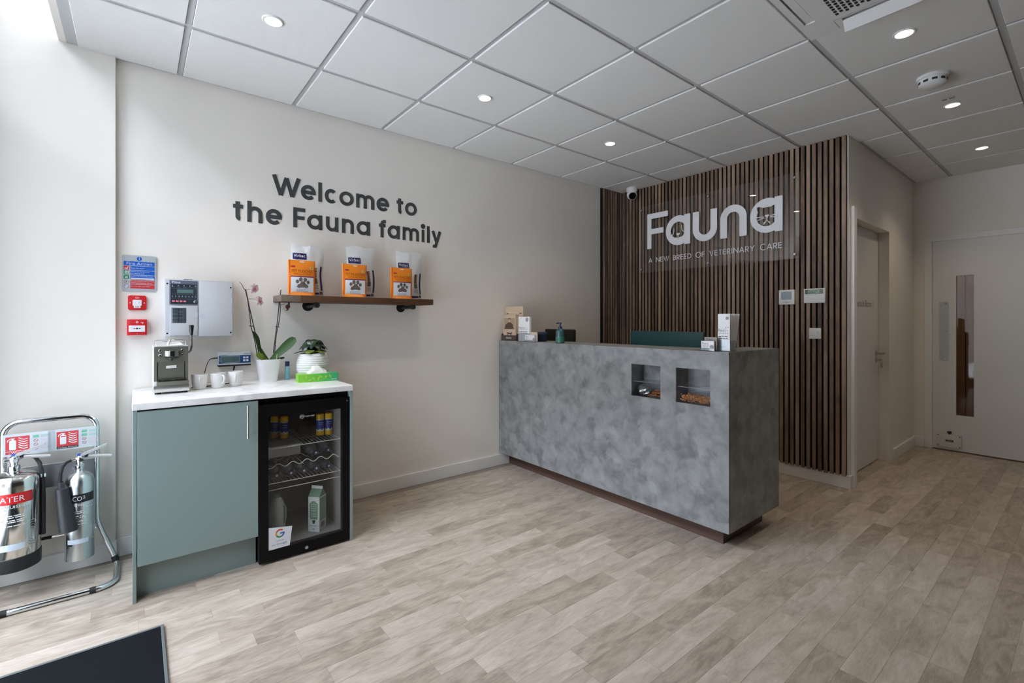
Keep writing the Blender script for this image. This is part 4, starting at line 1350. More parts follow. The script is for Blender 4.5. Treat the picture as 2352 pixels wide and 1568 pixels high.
mb = MB(); mb.box(-.06, .072, -.036, 0, .042, .062); mb.build('drip_tray', OLIVE, t, bevel=.002)
mb = MB()
for i in range(11):
    mb.box(-.052 + i * .0104, -.0455 + i * .0104, -.032, -.006, .062, .0695)
mb.box(-.055, .064, -.034, -.0053, .0615, .063); mb.build('drip_grate', MBLK, t, smooth=False)
mb = MB(); mb.box(-.073, .073, -.038, 0, .010, .042); mb.build('base_strip', mat('machine_chrome_strip', (222, 222, 218), .2, .9), t, bevel=.002)
mb = MB()
z = .262
mb.tube([(-.062, .012, .238), (-.062, .012, z), (.06, .012, z), (.06, .012, .238)], .0016, 8); mb.tube([(-.062, .012, z), (-.062, .2, z), (.06, .2, z), (.06, .012, z)], .0016, 8)
mb.tube([(-.062, .2, z), (-.062, .2, .238)], .0016, 8); mb.tube([(.06, .2, z), (.06, .2, .238)], .0016, 8)
mb.build('cup_rail', CHROME, t)
mb = MB(); mb.tube([(.072, .02, .2), (.083, .012, .21), (.086, .008, .235), (.0855, .006, .3)], [.006, .005, .0045, .004], 10)
lv = mb.build('lever', mat('lever_steel', (120, 122, 120), .25, 1.0), t)
mb = MB(); mb.lathe([(.0065, .292), (.0085, .31), (.0115, .338), (.011, .342), (.008, .344)], 18, (.0855, .006, 0)); mb.build('knob', MBLK, lv)
t_ = MB()
t_.add([(-.012, .02, .0), (.05, .015, .002), (.05, .12, 0), (-.015, .13, 0), (-.004, .03, .036), (.008, .04, .033), (.044, .04, .014), (-.008, .1, .02)],
      [(0, 1, 6, 5), (0, 5, 4), (1, 2, 6), (2, 3, 7, 6), (3, 0, 4, 7), (4, 5, 6, 7), (0, 3, 2, 1)])
o = t_.build('paper_napkin', PWHITE, smooth=False)
tag(o, 'crumpled white paper napkin on top of the coffee machine', 'napkin', loc=(.1405, 2.96, CT + .2385))
CER = mat('speckled_ceramic', (232, 233, 232), .3, var=.10, scale=160, bump=.25)
def cup(at, rot, label):
    t = thing('espresso_cup', label, 'cup', at, rot, 'white cups on the worktop')
    mb = MB(); mb.lathe([(.023, 0), (.0275, .003), (.0325, .016), (.035, .04), (.0372, .079), (.0362, .081), (.0352, .08), (.032, .03), (.024, .006), (.0001, .005)], 28, cap=False)
    mb.quad([(.022 * math.cos(2 * PI * i / 20), .022 * math.sin(2 * PI * i / 20), .0005) for i in range(19, -1, -1)])
    mb.build('cup_body', CER, t)
    mb = MB(); mb.tube([(.033, 0, .067), (.042, 0, .068), (.048, 0, .065), (.0515, 0, .058), (.0515, 0, .048), (.049, 0, .039), (.043, 0, .031), (.031, 0, .026)], .0042, 8, fn=None)
    mb.build('handle', CER, t)
    return t
cp = cup((.266, 3.015, CT), R(-95), 'white speckled cup closest to the coffee machine')
dup(cp, (.351, 3.02, CT), 'middle of the three white cups, its handle turned to the right', R(-62))
dup(cp, (.4395, 3.045, CT), 'white cup nearest the orchid pot', R(-100))

# wall mounted scale read-out with its leads
t = thing('scale_display', 'blue and silver digital scale read-out on the wall above the cups', 'display', (.461, 3.265, .982))
NVB = mat('panel_blue', (24, 62, 112), .35); SLV = mat('panel_silver', (198, 206, 212), .35)
MB().box(-.085, .085, -.04, 0, 0.009, .084).build('housing', SLV, t, bevel=.003)
MB().box(-.0855, .0855, -.041, 0, 0, .0105).build('base_edge', mat('housing_dark', (20, 24, 32), .4), t, bevel=.002, seg=1)
mb = MB(); mb.rect(-.082, .083, .064, .082, .0403); mb.rect(-.082, .083, .013, .0165, .0405)
mb.build('silver_band', SLV, t, smooth=False)
fp = MB().rect(-.082, .083, .017, .064, .0403).build('face_panel', NVB, t, smooth=False)
mb = MB(); mb.rect(-.072, .026, .021, .061, .0405, 1); mb.rect(-.070, .024, .023, .059, .0407, 0)
for i in range(3):
    a = -.012 + i * .011
    for b0_, b1_, w0_, w1_ in ((.03, .041, 0, .001), (.042, .053, 0, .001), (.03, .041, .0065, .0075), (.042, .053, .0065, .0075)):
        mb.rect(a + w0_, a + w1_, b0_, b1_, .0409, 2)
    for b0_ in (.0295, .0525) + ((.041,) if i < 2 else ()):
        mb.rect(a, a + .0075, b0_, b0_ + .001, .0409, 2)
mb.build('lcd', [mat('lcd_teal', (84, 108, 110), .2), mat('lcd_frame', (148, 168, 186), .4), mat('lcd_digit', (38, 54, 58), .5)], fp, smooth=False)
for a in (.044, .060):
    for b in (.027, .044):
        mb = MB(); mb.box(a, a + .0115, -.042, -.0403, b, b + .011); mb.build('button', mat('key_white', (214, 222, 232), .4), t, bevel=.001, seg=1)
mb = MB(); mb.text('MARSDEN', .046, .069, .007, .032, .0406, 0); dashes(mb, -.076, .0665, .04, .002, .0406, 0); dashes(mb, -.06, .0185, .07, .0012, .0406, 1)
for b in (.05, .043, .036, .029): dashes(mb, -.08, b, .006, .0015, .0406, 1)
mb.build('lettering', [NVB, SLV], t, smooth=False)
CAB = mat('cable_black', (16, 16, 18), .5)
mb = MB(); mb.tube([(-.085, -.02, .052), (-.11, -.018, .05), (-.122, -.016, .046), (-.133, -.014, .03), (-.142, -.012, .0), (-.15, -.01, -.04), (-.151, -.01, -.0935)], [.0045, .004, .0025, .002, .002, .002, .002], 8)
mb.tube([(.0, -.025, 0), (-.002, -.025, -.012), (-.005, -.023, -.03), (-.015, -.02, -.06), (-.02, -.02, -.0935)], [.0055, .005, .003, .0025, .0025], 8)
mb.build('cable', CAB, t)
o = MB(); o.tube([(.0, .0, .003), (.04, .01, .003), (.08, .02, .003), (.14, .05, .003), (.2, .09, .003)], .003, 8)
o = o.build('power_lead', CAB)
tag(o, 'thin black lead lying on the worktop behind the white cups', 'cable', loc=(.235, 3.08, CT))

# ------------------------------------------------------------------ orchid
POTW = mat('pot_white', (236, 237, 240), .3)
LEAF = mat('orchid_leaf', (48, 78, 38), .45, spec=.25, var=.18, scale=14, stretch=(1, 1, 1)); LEAFL = mat('orchid_leaf_light', (100, 128, 46), .45, spec=.25, var=.12, scale=12)
OX, OY = .630, 3.165
t = thing('orchid_plant', 'potted orchid with two dark stems in a white faceted pot', 'plant', (OX, OY, CT))
mb = MB()
def octa(r, z):
    p = rrect(-r, r, -r, r, r * .55, 3)
    return [(x, y, z) for x, y in p]
lv_ = [(.044, 0), (.046, .003), (.063, .132), (.064, .134), (.061, .134), (.055, .11)]
pts = []; n_ = 16
for r_, z_ in lv_: pts += octa(r_, z_)
fs = [(k * n_ + i, k * n_ + (i + 1) % n_, (k + 1) * n_ + (i + 1) % n_, (k + 1) * n_ + i) for k in range(len(lv_) - 1) for i in range(n_)] + [tuple(range(n_ - 1, -1, -1))]
mb.add(pts, fs); mb.build('pot', POTW, t)
mb = MB(); mb.add(octa(.056, .112), [tuple(range(16))]); mb.build('bark', mat('bark_dark', (62, 50, 40), .9, var=.4, scale=80, bump=.6), t, smooth=False)
def leaf(mb, path, wmax, up=(0, -1, .2), fold=.15, tipk=.0, n=10, prof=None):
    P = [Vector(p) for p in path]
    def at(q):
        q = q * (len(P) - 1); i = min(int(q), len(P) - 2); f_ = q - i
        a = P[max(i - 1, 0)]; b = P[i]; c = P[i + 1]; d = P[min(i + 2, len(P) - 1)]
        return .5 * ((2 * b) + (c - a) * f_ + (2 * a - 5 * b + 4 * c - d) * f_ ** 2 + (3 * b - a - 3 * c + d) * f_ ** 3)
    v = []; f = []
    for i in range(n + 1):
        q = i / n
        p = at(q); d = (at(min(1, q + .02)) - at(max(0, q - .02))).normalized()
        U = Vector(up); U = (U - d * U.dot(d)).normalized(); side = d.cross(U)
        wv = wmax * (prof(q) if prof else (math.sin(PI * min(1, q * .97 + .03)) ** .6 * (.35 + .65 * min(1, q * 1.8))))
        wv = max(wv, .0008)
        for k, e in ((-1, fold), (-.5, fold * .3), (0, 0), (.5, fold * .3), (1, fold)):
            v.append(tuple(p + side * wv * k + U * wv * e))
    for i in range(n):
        for k in range(4):
            f.append((i * 5 + k, i * 5 + k + 1, (i + 1) * 5 + k + 1, (i + 1) * 5 + k))
    mb.add(v, f)
def lobe(q):
    return (.45 + .55 * min(1, q * 1.6)) * max(0, 1 - max(0, (q - .72) / .28) ** 2.2) ** .5
# big leaf to the right, one arched up at the back left, one low light leaf, one small dark one
for path, wm, m, up, nm in (
        ([(.01, -.01, .118), (.05, -.025, .165), (.10, -.035, .215), (.145, -.04, .262)], .029, LEAF, (-.45, -.9, .3), 'leaf'),
        ([(-.005, 0, .115), (-.03, .01, .16), (-.05, .02, .215), (-.058, .025, .26), (-.078, .03, .303)], .016, LEAF, (.5, -.8, .3), 'leaf'),
        ([(-.005, -.02, .115), (-.03, -.04, .137), (-.055, -.05, .155), (-.078, -.058, .165)], .024, LEAFL, (-.1, -.75, .7), 'leaf'),
        ([(.01, .0, .115), (-.012, .01, .15), (-.03, .02, .18), (-.042, .03, .205)], .008, LEAF, (.3, -.9, .2), 'leaf'),
        ([(.01, .0, .115), (.045, .005, .128), (.075, .01, .133), (.095, .012, .137)], .010, LEAF, (0, -.5, .8), 'leaf'),
        ([(.015, .01, .118), (.05, .01, .15), (.08, .01, .185)], .014, LEAF, (-.4, -.9, .3), 'leaf')):
    mb = MB(); leaf(mb, path, wm, up, prof=lobe, n=14)
    mb.build(nm, m, t)
STEM = mat('stem_dark', (48, 44, 40), .6, var=.2, scale=40)
sc_ = OY / 3.05
def W2(x, z, y=3.165):        # a point measured on the plane y = 3.05, carried back to the stems' own depth
    return (x * y / 3.05 - OX, y - OY, 1.2502 + (z - 1.2502) * y / 3.05 - CT)
s1 = [W2(.557, 1.06), W2(.543, 1.16), W2(.525, 1.25), W2(.509, 1.328), W2(.498, 1.39), W2(.49, 1.432)]
mb = MB(); mb.tube(s1, [.0028] * 6, 8)
mb.build('support_stick', STEM, t)
mb = MB(); mb.tube([W2(.548, 1.06, 3.16), W2(.534, 1.15, 3.155), W2(.516, 1.22, 3.155), W2(.511, 1.28, 3.158), W2(.5, 1.37, 3.16), W2(.489, 1.425, 3.16), W2(.478, 1.44, 3.16), W2(.469, 1.462, 3.16), W2(.457, 1.474, 3.16)], [.0028, .0028, .0026, .0026, .0024, .0022, .0018, .0015, .001], 8)
for a in ([W2(.49, 1.428), W2(.507, 1.431), W2(.524, 1.432)], [W2(.503, 1.378), W2(.52, 1.379), W2(.54, 1.376)]):
    mb.tube(a, .0011, 6)
mb.build('flower_stem', STEM, t)
mb = MB(); mb.tube([W2(.634, 1.06), W2(.644, 1.15), W2(.657, 1.26), W2(.666, 1.36), W2(.675, 1.437)], .0028, 8); mb.build('support_stick', STEM, t)
mb = MB(); mb.tube([W2(.641, 1.06, 3.16), W2(.65, 1.17, 3.155), W2(.664, 1.24, 3.155), W2(.672, 1.31, 3.155), W2(.671, 1.355, 3.16), W2(.668, 1.372, 3.163)], .0026, 8)
mb.tube([W2(.672, 1.345), W2(.685, 1.349), W2(.695, 1.353)], .0011, 6)
mb.build('flower_stem', STEM, t)
for (x, z) in ((.518, 1.222), (.656, 1.217)):
    mb = MB(); p = W2(x, z, 3.158)
    mb.tube([(p[0] - .012, p[1], p[2] + .002), (p[0] + .012, p[1], p[2] - .002)], .0022, 6); mb.build('clip', CAB, t)
PET = mat('petal_pink', (234, 212, 222), .55, var=.3, scale=90); PETD = mat('petal_magenta', (178, 74, 120), .5)
PETV = mat('petal_wilted', (120, 78, 92), .6, var=.5, scale=70)
def flower(p, k, pm, tilt):
    rt = Matrix.Rotation(tilt[0], 3, 'X') @ Matrix.Rotation(tilt[1], 3, 'Z')
    fl = MB()
    for i, (an, ln, wd) in enumerate(((90, .022, .009), (20, .024, .013), (160, .024, .013), (235, .021, .009), (305, .021, .009))):
        a = R(an); d = Vector((math.cos(a), 0, math.sin(a)))
        pth = [p_ for p_ in ((0, 0, 0), tuple(d * ln * .5 + Vector((0, -.004, 0))), tuple(d * ln + Vector((0, .002, 0))))]
        tmp = MB(); leaf(tmp, pth, wd, (0, -1, 0), .2, n=6, prof=lambda q: math.sin(PI * min(1, .15 + q * .84)) ** .7)
        fl.add([tuple(rt @ (Vector(v) * k) + Vector(p)) for v in tmp.v], tmp.f)
    fo_ = fl.build('flower', pm, t)
    c = MB(); lump(c, .005 * k, .005 * k, .012 * k, 8, 5, .2)
    c.v = [tuple(rt @ Vector((x, -z * .8, y - .004)) + Vector(p)) for x, y, z in c.v]
    c.build('lip', PETD, fo_)
flower(W2(.532, 1.437), 1.45, PET, (.2, .6)); flower(W2(.559, 1.367), 1.5, PET, (-.2, .8)); flower(W2(.712, 1.338), 1.4, PETV, (.4, 1.0))
mb = MB(); mb.tube([(.035, -.052, .115), (.036, -.052, .145), (.038, -.05, .165)], [.0028, .0022, .0018], 7); mb.build('air_root', mat('root_pale', (176, 190, 126), .5), t)

# small spray bottle
t = thing('lens_spray', 'small pale blue bottle with navy cap right of the orchid', 'bottle', (.737, 3.165, CT))
mb = MB(); mb.lathe([(.012, 0), (.0145, .002), (.0145, .078), (.013, .083), (.009, .085)], 20); mb.build('bottle', mat('spray_blue', (150, 196, 208), .25, trans=.2), t)
mb = MB(); mb.lathe([(.0125, .084), (.013, .086), (.013, .112), (.011, .114)], 20); mb.build('cap', mat('spray_navy', (24, 44, 84), .4), t)
mb = MB(); mb.lathe([(.0147, .01), (.0147, .07)], 20, cap=False)
mb.build('label', mat('spray_label', (120, 176, 190), .4), t)
mb = MB()
for z in (.06, .045, .033, .022): dashes(mb, -.010, z, .02, .004, 0, 0, lambda a, b, c: (.0149 * math.sin(a / .0149), -.0149 * math.cos(a / .0149), b))
mb.build('lettering', mat('spray_ink', (40, 80, 110), .5), t, smooth=False)

# green plant in a ridged pot
PX, PY = .884, 3.145
t = thing('foliage_plant', 'low dark green plant in a round ridged white pot', 'plant', (PX, PY, CT))
prof = [(.055, 0), (.062, .003)]
for i in range(58):
    z = .004 + .152 * i / 57
    b = .06 + .037 * math.sin(PI * (.16 + .66 * z / .156)) ** 1.0
    prof.append((b + .0014 * math.sin(i * 2 * PI / 5.2), z))
prof += [(prof[-1][0] - .004, .160), (prof[-1][0] - .010, .158), (.07, .14)]
mb = MB(); mb.lathe(prof, 36, cap=False, fn=lambda x, y, z: (x, y, z + .0022 * math.sin(2 * math.atan2(y, x) + z * 60)) if z > .006 else (x, y, z))
mb.quad([(.055 * math.cos(2 * PI * i / 24), .055 * math.sin(2 * PI * i / 24), 0.0003) for i in range(23, -1, -1)])
mb.build('pot', mat('ridged_ceramic', (226, 227, 226), .45, bump=.1, scale=40), t)
mb = MB(); mb.disc(0, 0, .074, 0, 0, lambda a, b, c: (a, b, .145)); mb.build('soil', mat('soil', (48, 38, 30), .95), t, smooth=False)
DG = mat('leaf_dark_green', (34, 54, 36), .3, var=.35, scale=26); LG = mat('leaf_yellow_green', (112, 134, 62), .35, var=.2, scale=20)
lr = random.Random(5)
for i in range(17):
    a = 2 * PI * i / 17 + lr.uniform(-.15, .15)
    ring_ = i % 3
    ln = (.075, .095, .115)[ring_]; hh = (.082, .058, .028)[ring_] + lr.uniform(-.008, .008)
    d = Vector((math.cos(a), math.sin(a) * (.62 if math.sin(a) > 0 else .85), 0))
    if ring_ == 2: ln *= (1.0 if abs(math.cos(a)) > .3 else .8)
    pth = [(d.x * .01, d.y * .01, .15), tuple(d * ln * .45 + Vector((0, 0, .155 + hh))), tuple(d * ln * .8 + Vector((0, 0, .152 + hh * .85))), tuple(d * ln + Vector((0, 0, .15 + hh * .45)))]
    mb = MB(); leaf(mb, pth, .026 + lr.uniform(0, .006), (0, 0, 1), -.18, n=12, prof=lambda q: math.sin(PI * min(1, .1 + q * .9)) ** .75)
    mb.build('leaf', LG if i in (11, 14) else DG, t)

# tissue box
t = thing('tissue_box', 'flat green tissue box on the right end of the worktop', 'tissue box', (.866, 2.992, CT), R(-6))
TG = bpy.data.materials.new('tissue_green'); TG.use_nodes = True
tt = TG.node_tree; p_ = tt.nodes['Principled BSDF']; tc = tt.nodes.new('ShaderNodeTexCoord'); sx = tt.nodes.new('ShaderNodeSeparateXYZ')
tt.links.new(tc.outputs['Object'], sx.inputs[0]); mr = tt.nodes.new('ShaderNodeMapRange'); mr.inputs[1].default_value = -.115; mr.inputs[2].default_value = .115
tt.links.new(sx.outputs['X'], mr.inputs[0]); cr = tt.nodes.new('ShaderNodeValToRGB'); e = cr.color_ramp.elements
e[0].position = 0; e[0].color = rgb(130, 196, 62); e[1].position = 1; e[1].color = rgb(44, 158, 112); x = cr.color_ramp.elements.new(.55); x.color = rgb(92, 186, 66)
tt.links.new(mr.outputs[0], cr.inputs['Fac']); tt.links.new(cr.outputs['Color'], p_.inputs['Base Color']); p_.inputs['Roughness'].default_value = .4
MB().box(-.114, .114, -.05, .05, 0, .047).build('box', TG, t, bevel=.001, seg=1, smooth=False)
mb = MB(); fn = lambda a, b, c: (a, -.0502 - c, b)
for a, b, s_, q in ((-.05, .012, .014, .4), (-.03, .022, .016, 2.2), (.0, .020, .017, 1.2), (.012, .03, .014, 2.6), (-.07, .03, .012, 1.9), (.04, .026, .013, .9), (.066, .03, .012, 2.0)):
    dx, dy = math.cos(q), math.sin(q)
    mb.add([(a - dx * s_, max(.001, b - dy * s_), 0), (a + dy * s_ * .35, b - dx * s_ * .35, 0), (a + dx * s_, min(.046, b + dy * s_), 0), (a - dy * s_ * .35, b + dx * s_ * .35, 0)], [(0, 1, 2, 3)], 0, fn)
mb.text('Kleenex', .072, .007, .009, .034, .0002, 1, fn)
mb.build('print', [mat('leaf_print', (168, 206, 70), .5), PWHITE], t, smooth=False)
mb = MB(); mb.add([(x * .07, y * .022, .0474) for x, y in ((-1, 0), (-.7, -.8), (0, -1), (.7, -.8), (1, 0), (.7, .8), (0, 1), (-.7, .8))], [tuple(range(8))]); mb.build('slot_film', PWHITE, t, smooth=False)
mb = MB(); tr_ = random.Random(9)
n_ = 14; v = []; f = []
for k, (z, rx_, ry_) in enumerate(((.0476, .055, .014), (.06, .046, .012), (.074, .034, .009), (.088, .018, .005), (.093, .006, .003))):
    for i in range(n_):
        a = 2 * PI * i / n_
        q = 1 + tr_.uniform(-.22, .22)
        v.append((math.cos(a) * rx_ * q - .012 * (k > 2), math.sin(a) * ry_ * (1 + tr_.uniform(-.4, .4)), z + tr_.uniform(-.003, .003) * (k > 0)))
f = [(k * n_ + i, k * n_ + (i + 1) % n_, (k + 1) * n_ + (i + 1) % n_, (k + 1) * n_ + i) for k in range(4) for i in range(n_)] + [tuple(4 * n_ + i for i in range(n_))]
mb.add(v, f); mb.build('tissue', mat('tissue_white', (244, 244, 243), .8), t)
# ------------------------------------------------------------------ lettering on the long wall
LET = mat('lettering_charcoal', (62, 66, 68), .5)
WL = [[('W', .669, .842), ('e', .842, .936), ('l', .953, .975), ('c', .994, 1.08), ('o', 1.091, 1.191), ('m', 1.208, 1.34), ('e', 1.358, 1.453), ('t', 1.513, 1.569), ('o', 1.581, 1.678)],
      [('t', .457, .514), ('h', .533, .617), ('e', .635, .728), ('F', .796, .869), ('a', .881, .978), ('u', 1.002, 1.085), ('n', 1.109, 1.192), ('a', 1.211, 1.309), ('f', 1.376, 1.429), ('a', 1.442, 1.538), ('m', 1.561, 1.696), ('i', 1.720, 1.742), ('l', 1.766, 1.788), ('y', 1.804, 1.892)]]
wl = thing('wall_lettering', 'large charcoal welcome lettering on the long white wall', 'lettering', (1.18, 3.265, 1.86))
for row, base in ((0, 2.050), (1, 1.860)):
    for ch, xa, xb in WL[row]:
        mb = MB()
        for q, (pth, cl) in enumerate(glyph(ch, xa - 1.18, xb - 1.18, .0235, .0985, .129, -.034)):
            ribbon(mb, [(x, y + base - 1.86) for x, y in pth], .0235, 0, .003 + .0003 * q, closed=cl)
        mb.build('letter', LET, wl, smooth=False)

# ------------------------------------------------------------------ shelf, pouches and food bags
WOOD = mat('stained_pine', (78, 48, 27), .55, var=.35, scale=9, stretch=(1, 6, 14), bump=.15)
ENDW = mat('end_grain', (108, 94, 82), .7, var=.2, scale=60)
sh = thing('wall_shelf', 'stained wooden shelf on black pipe brackets under the lettering', 'shelf', (1.19, 3.265, 1.368))
MB().box(-.513, .513, -.215, 0, 0, .041).build('board', WOOD, sh, bevel=.004)
MB().box(-.5135, -.4, -.2155, -.002, .0005, .0405).build('bare_end', ENDW, sh, bevel=.004)
PIPE = mat('pipe_iron', (48, 50, 50), .45, .7)
for x in (.885 - 1.19, 1.545 - 1.19):
    mb = MB(); fn = lambda a, y, z, x=x: (x + a, -z, -.0175 + y)
    mb.lathe([(.034, 0), (.034, .006), (.018, .009), (.0165, .022)], 24, fn=fn); mb.lathe([(.0125, .02), (.0125, .19)], 18, fn=fn)
    mb.lathe([(.0165, .185), (.017, .19), (.017, .212), (.0145, .217)], 18, fn=fn)
    for q in range(4): mb.lathe([(.003, .006), (.003, .0085)], 8, at=(.026 * math.cos(q * PI / 2 + .8), .026 * math.sin(q * PI / 2 + .8), 0), fn=fn)
    mb.build('pipe_bracket', PIPE, sh)
ORG = mat('pouch_orange', (228, 132, 34), .3, var=.06, scale=30, bump=.15); ORGD = mat('pouch_edge', (196, 92, 22), .35)
PUR = mat('pouch_purple', (122, 44, 88), .4); PAWC = mat('paw_brown', (98, 88, 84), .6, var=.3, scale=200)
POUW = mat('pouch_window', (212, 218, 224), .3); PRED = mat('pouch_red', (168, 44, 60), .4); PYEL = mat('pouch_yellow', (236, 210, 110), .4); PINK_ = mat('pouch_ink', (150, 70, 14), .5)
def blade(mb, pts, c, mi, fn): mb.add([(a, b, c) for a, b in pts], [tuple(range(len(pts)))], mi, fn)
def pouch(at, rot, label):
    t = thing('treat_pouch', label, 'pouch', at, rot, 'orange pouches on the shelf')
    w_, h_ = .156, .217
    nx, nz = 8, 10
    def puff(u, v_):
        return .002 + .024 * (math.sin(PI * u) ** .6) * (math.sin(PI * min(1, .5 + .5 * (1 - v_) ** .9 + .0)) if v_ > .0 else 1) * (1 - v_ ** 2.2)
    def surf(a, b, off=0.0):
        u = (a + w_ / 2) / w_; v_ = b / h_
        return F(a, b, puff(max(0, min(1, u)), max(0, min(1, v_))) + .012 + off)
    mb = MB(); v = []; f = []
    for k in range(nz + 1):
        for i in range(nx + 1):
            v.append(surf(-w_ / 2 + w_ * i / nx, h_ * k / nz))
    m = len(v)
    for k in range(nz + 1):
        for i in range(nx + 1):
            p = surf(-w_ / 2 + w_ * i / nx, h_ * k / nz)
            v.append((p[0], .024 + p[1], p[2]))
    q = lambda i, k: k * (nx + 1) + i
    for k in range(nz):
        for i in range(nx):
            f.append((q(i, k), q(i + 1, k), q(i + 1, k + 1), q(i, k + 1))); f.append((m + q(i, k), m + q(i, k + 1), m + q(i + 1, k + 1), m + q(i + 1, k)))
    for k in range(nz):
        f.append((q(0, k), q(0, k + 1), m + q(0, k + 1), m + q(0, k))); f.append((q(nx, k), m + q(nx, k), m + q(nx, k + 1), q(nx, k + 1)))
    for i in range(nx):
        f.append((q(i, nz), q(i + 1, nz), m + q(i + 1, nz), m + q(i, nz))); f.append((q(i, 0), m + q(i, 0), m + q(i + 1, 0), q(i + 1, 0)))
    mb.add(v, f); mb.build('pouch', ORG, t, ang=60)
    mb = MB()
    def grid(a0, a1, b0, b1, off, mi, na=6, nb=6):
        vv = [(a0 + (a1 - a0) * i / na, b0 + (b1 - b0) * k / nb, off) for k in range(nb + 1) for i in range(na + 1)]
        ff = [(k * (na + 1) + i, k * (na + 1) + i + 1, (k + 1) * (na + 1) + i + 1, (k + 1) * (na + 1) + i) for k in range(nb) for i in range(na)]
        mb.add(vv, ff, mi, surf)
    grid(-.065, .066, .012, .112, .0006, 0); grid(-.068, .068, .112, .119, .0008, 1, 8, 1)
    grid(-w_ / 2, -w_ / 2 + .006, 0, h_, .0004, 2, 1, 10); grid(w_ / 2 - .006, w_ / 2, 0, h_, .0004, 2, 1, 10)
    # paw
    for a, b, rx_, ry_ in ((-.030, .085, .0095, .0115), (-.011, .098, .011, .013), (.015, .097, .011, .013), (.033, .082, .0095, .0115)):
        mb.disc(a, b, rx_, .0012, 3, surf, 14, ry_)
    pad = [(-.033, .052), (-.028, .066), (-.016, .072), (-.008, .084), (.002, .088), (.012, .083), (.018, .072), (.03, .066), (.036, .054), (.028, .046), (.01, .049), (-.006, .049), (-.022, .045)]
    mb.add([(a, b, .0012) for a, b in pad], [tuple(range(13))], 3, surf)
    mb.disc(-.054, .177, .0145, .0008, 4, surf, 18, .0055); mb.disc(.054, .172, .0105, .0008, 5, surf, 18)
    for a, b, r_ in ((.048, .174, .0022), (.0525, .178, .0024), (.057, .177, .0024), (.0605, .173, .0022)): mb.disc(a, b, r_, .0013, 3, surf, 8)
    mb.disc(.054, .169, .0042, .0013, 3, surf, 10)
    mb.text('PET MUNCHIES', -.062, .140, .019, .124, .0009, 6, surf); mb.text('NATURAL DOG TREATS', -.05, .127, .008, .1, .0009, 6, surf)
    for b in (.034, .027, .020): dashes(mb, -.034, b, .07, .0024, .0012, 7, surf)
    mb.disc(0, .207, .016, .0006, 8, surf, 16, .0035)
    mb.build('print', [POUW, PUR, ORGD, PAWC, PRED, PYEL, PINK_, mat('pouch_small_print', (90, 120, 160), .6), PALE], t, smooth=False)
    return t
po_ = pouch((.803, 3.098, 1.409), .02, 'orange treat pouch at the left end of the shelf')
dup(po_, (1.134, 3.098, 1.409), 'orange treat pouch in the middle of the shelf', -.01)
dup(po_, (1.469, 3.098, 1.409), 'orange treat pouch at the right end of the shelf', .02)
BAGW = mat('bag_white_foil', (218, 222, 224), .28, var=.03, scale=20, bump=.3); BNAVY = mat('bag_navy', (26, 32, 92), .4)
BRWN = mat('bag_brown', (116, 74, 58), .5); BOLV = mat('bag_olive', (112, 104, 70), .5); BINK = mat('bag_ink', (90, 92, 100), .6)
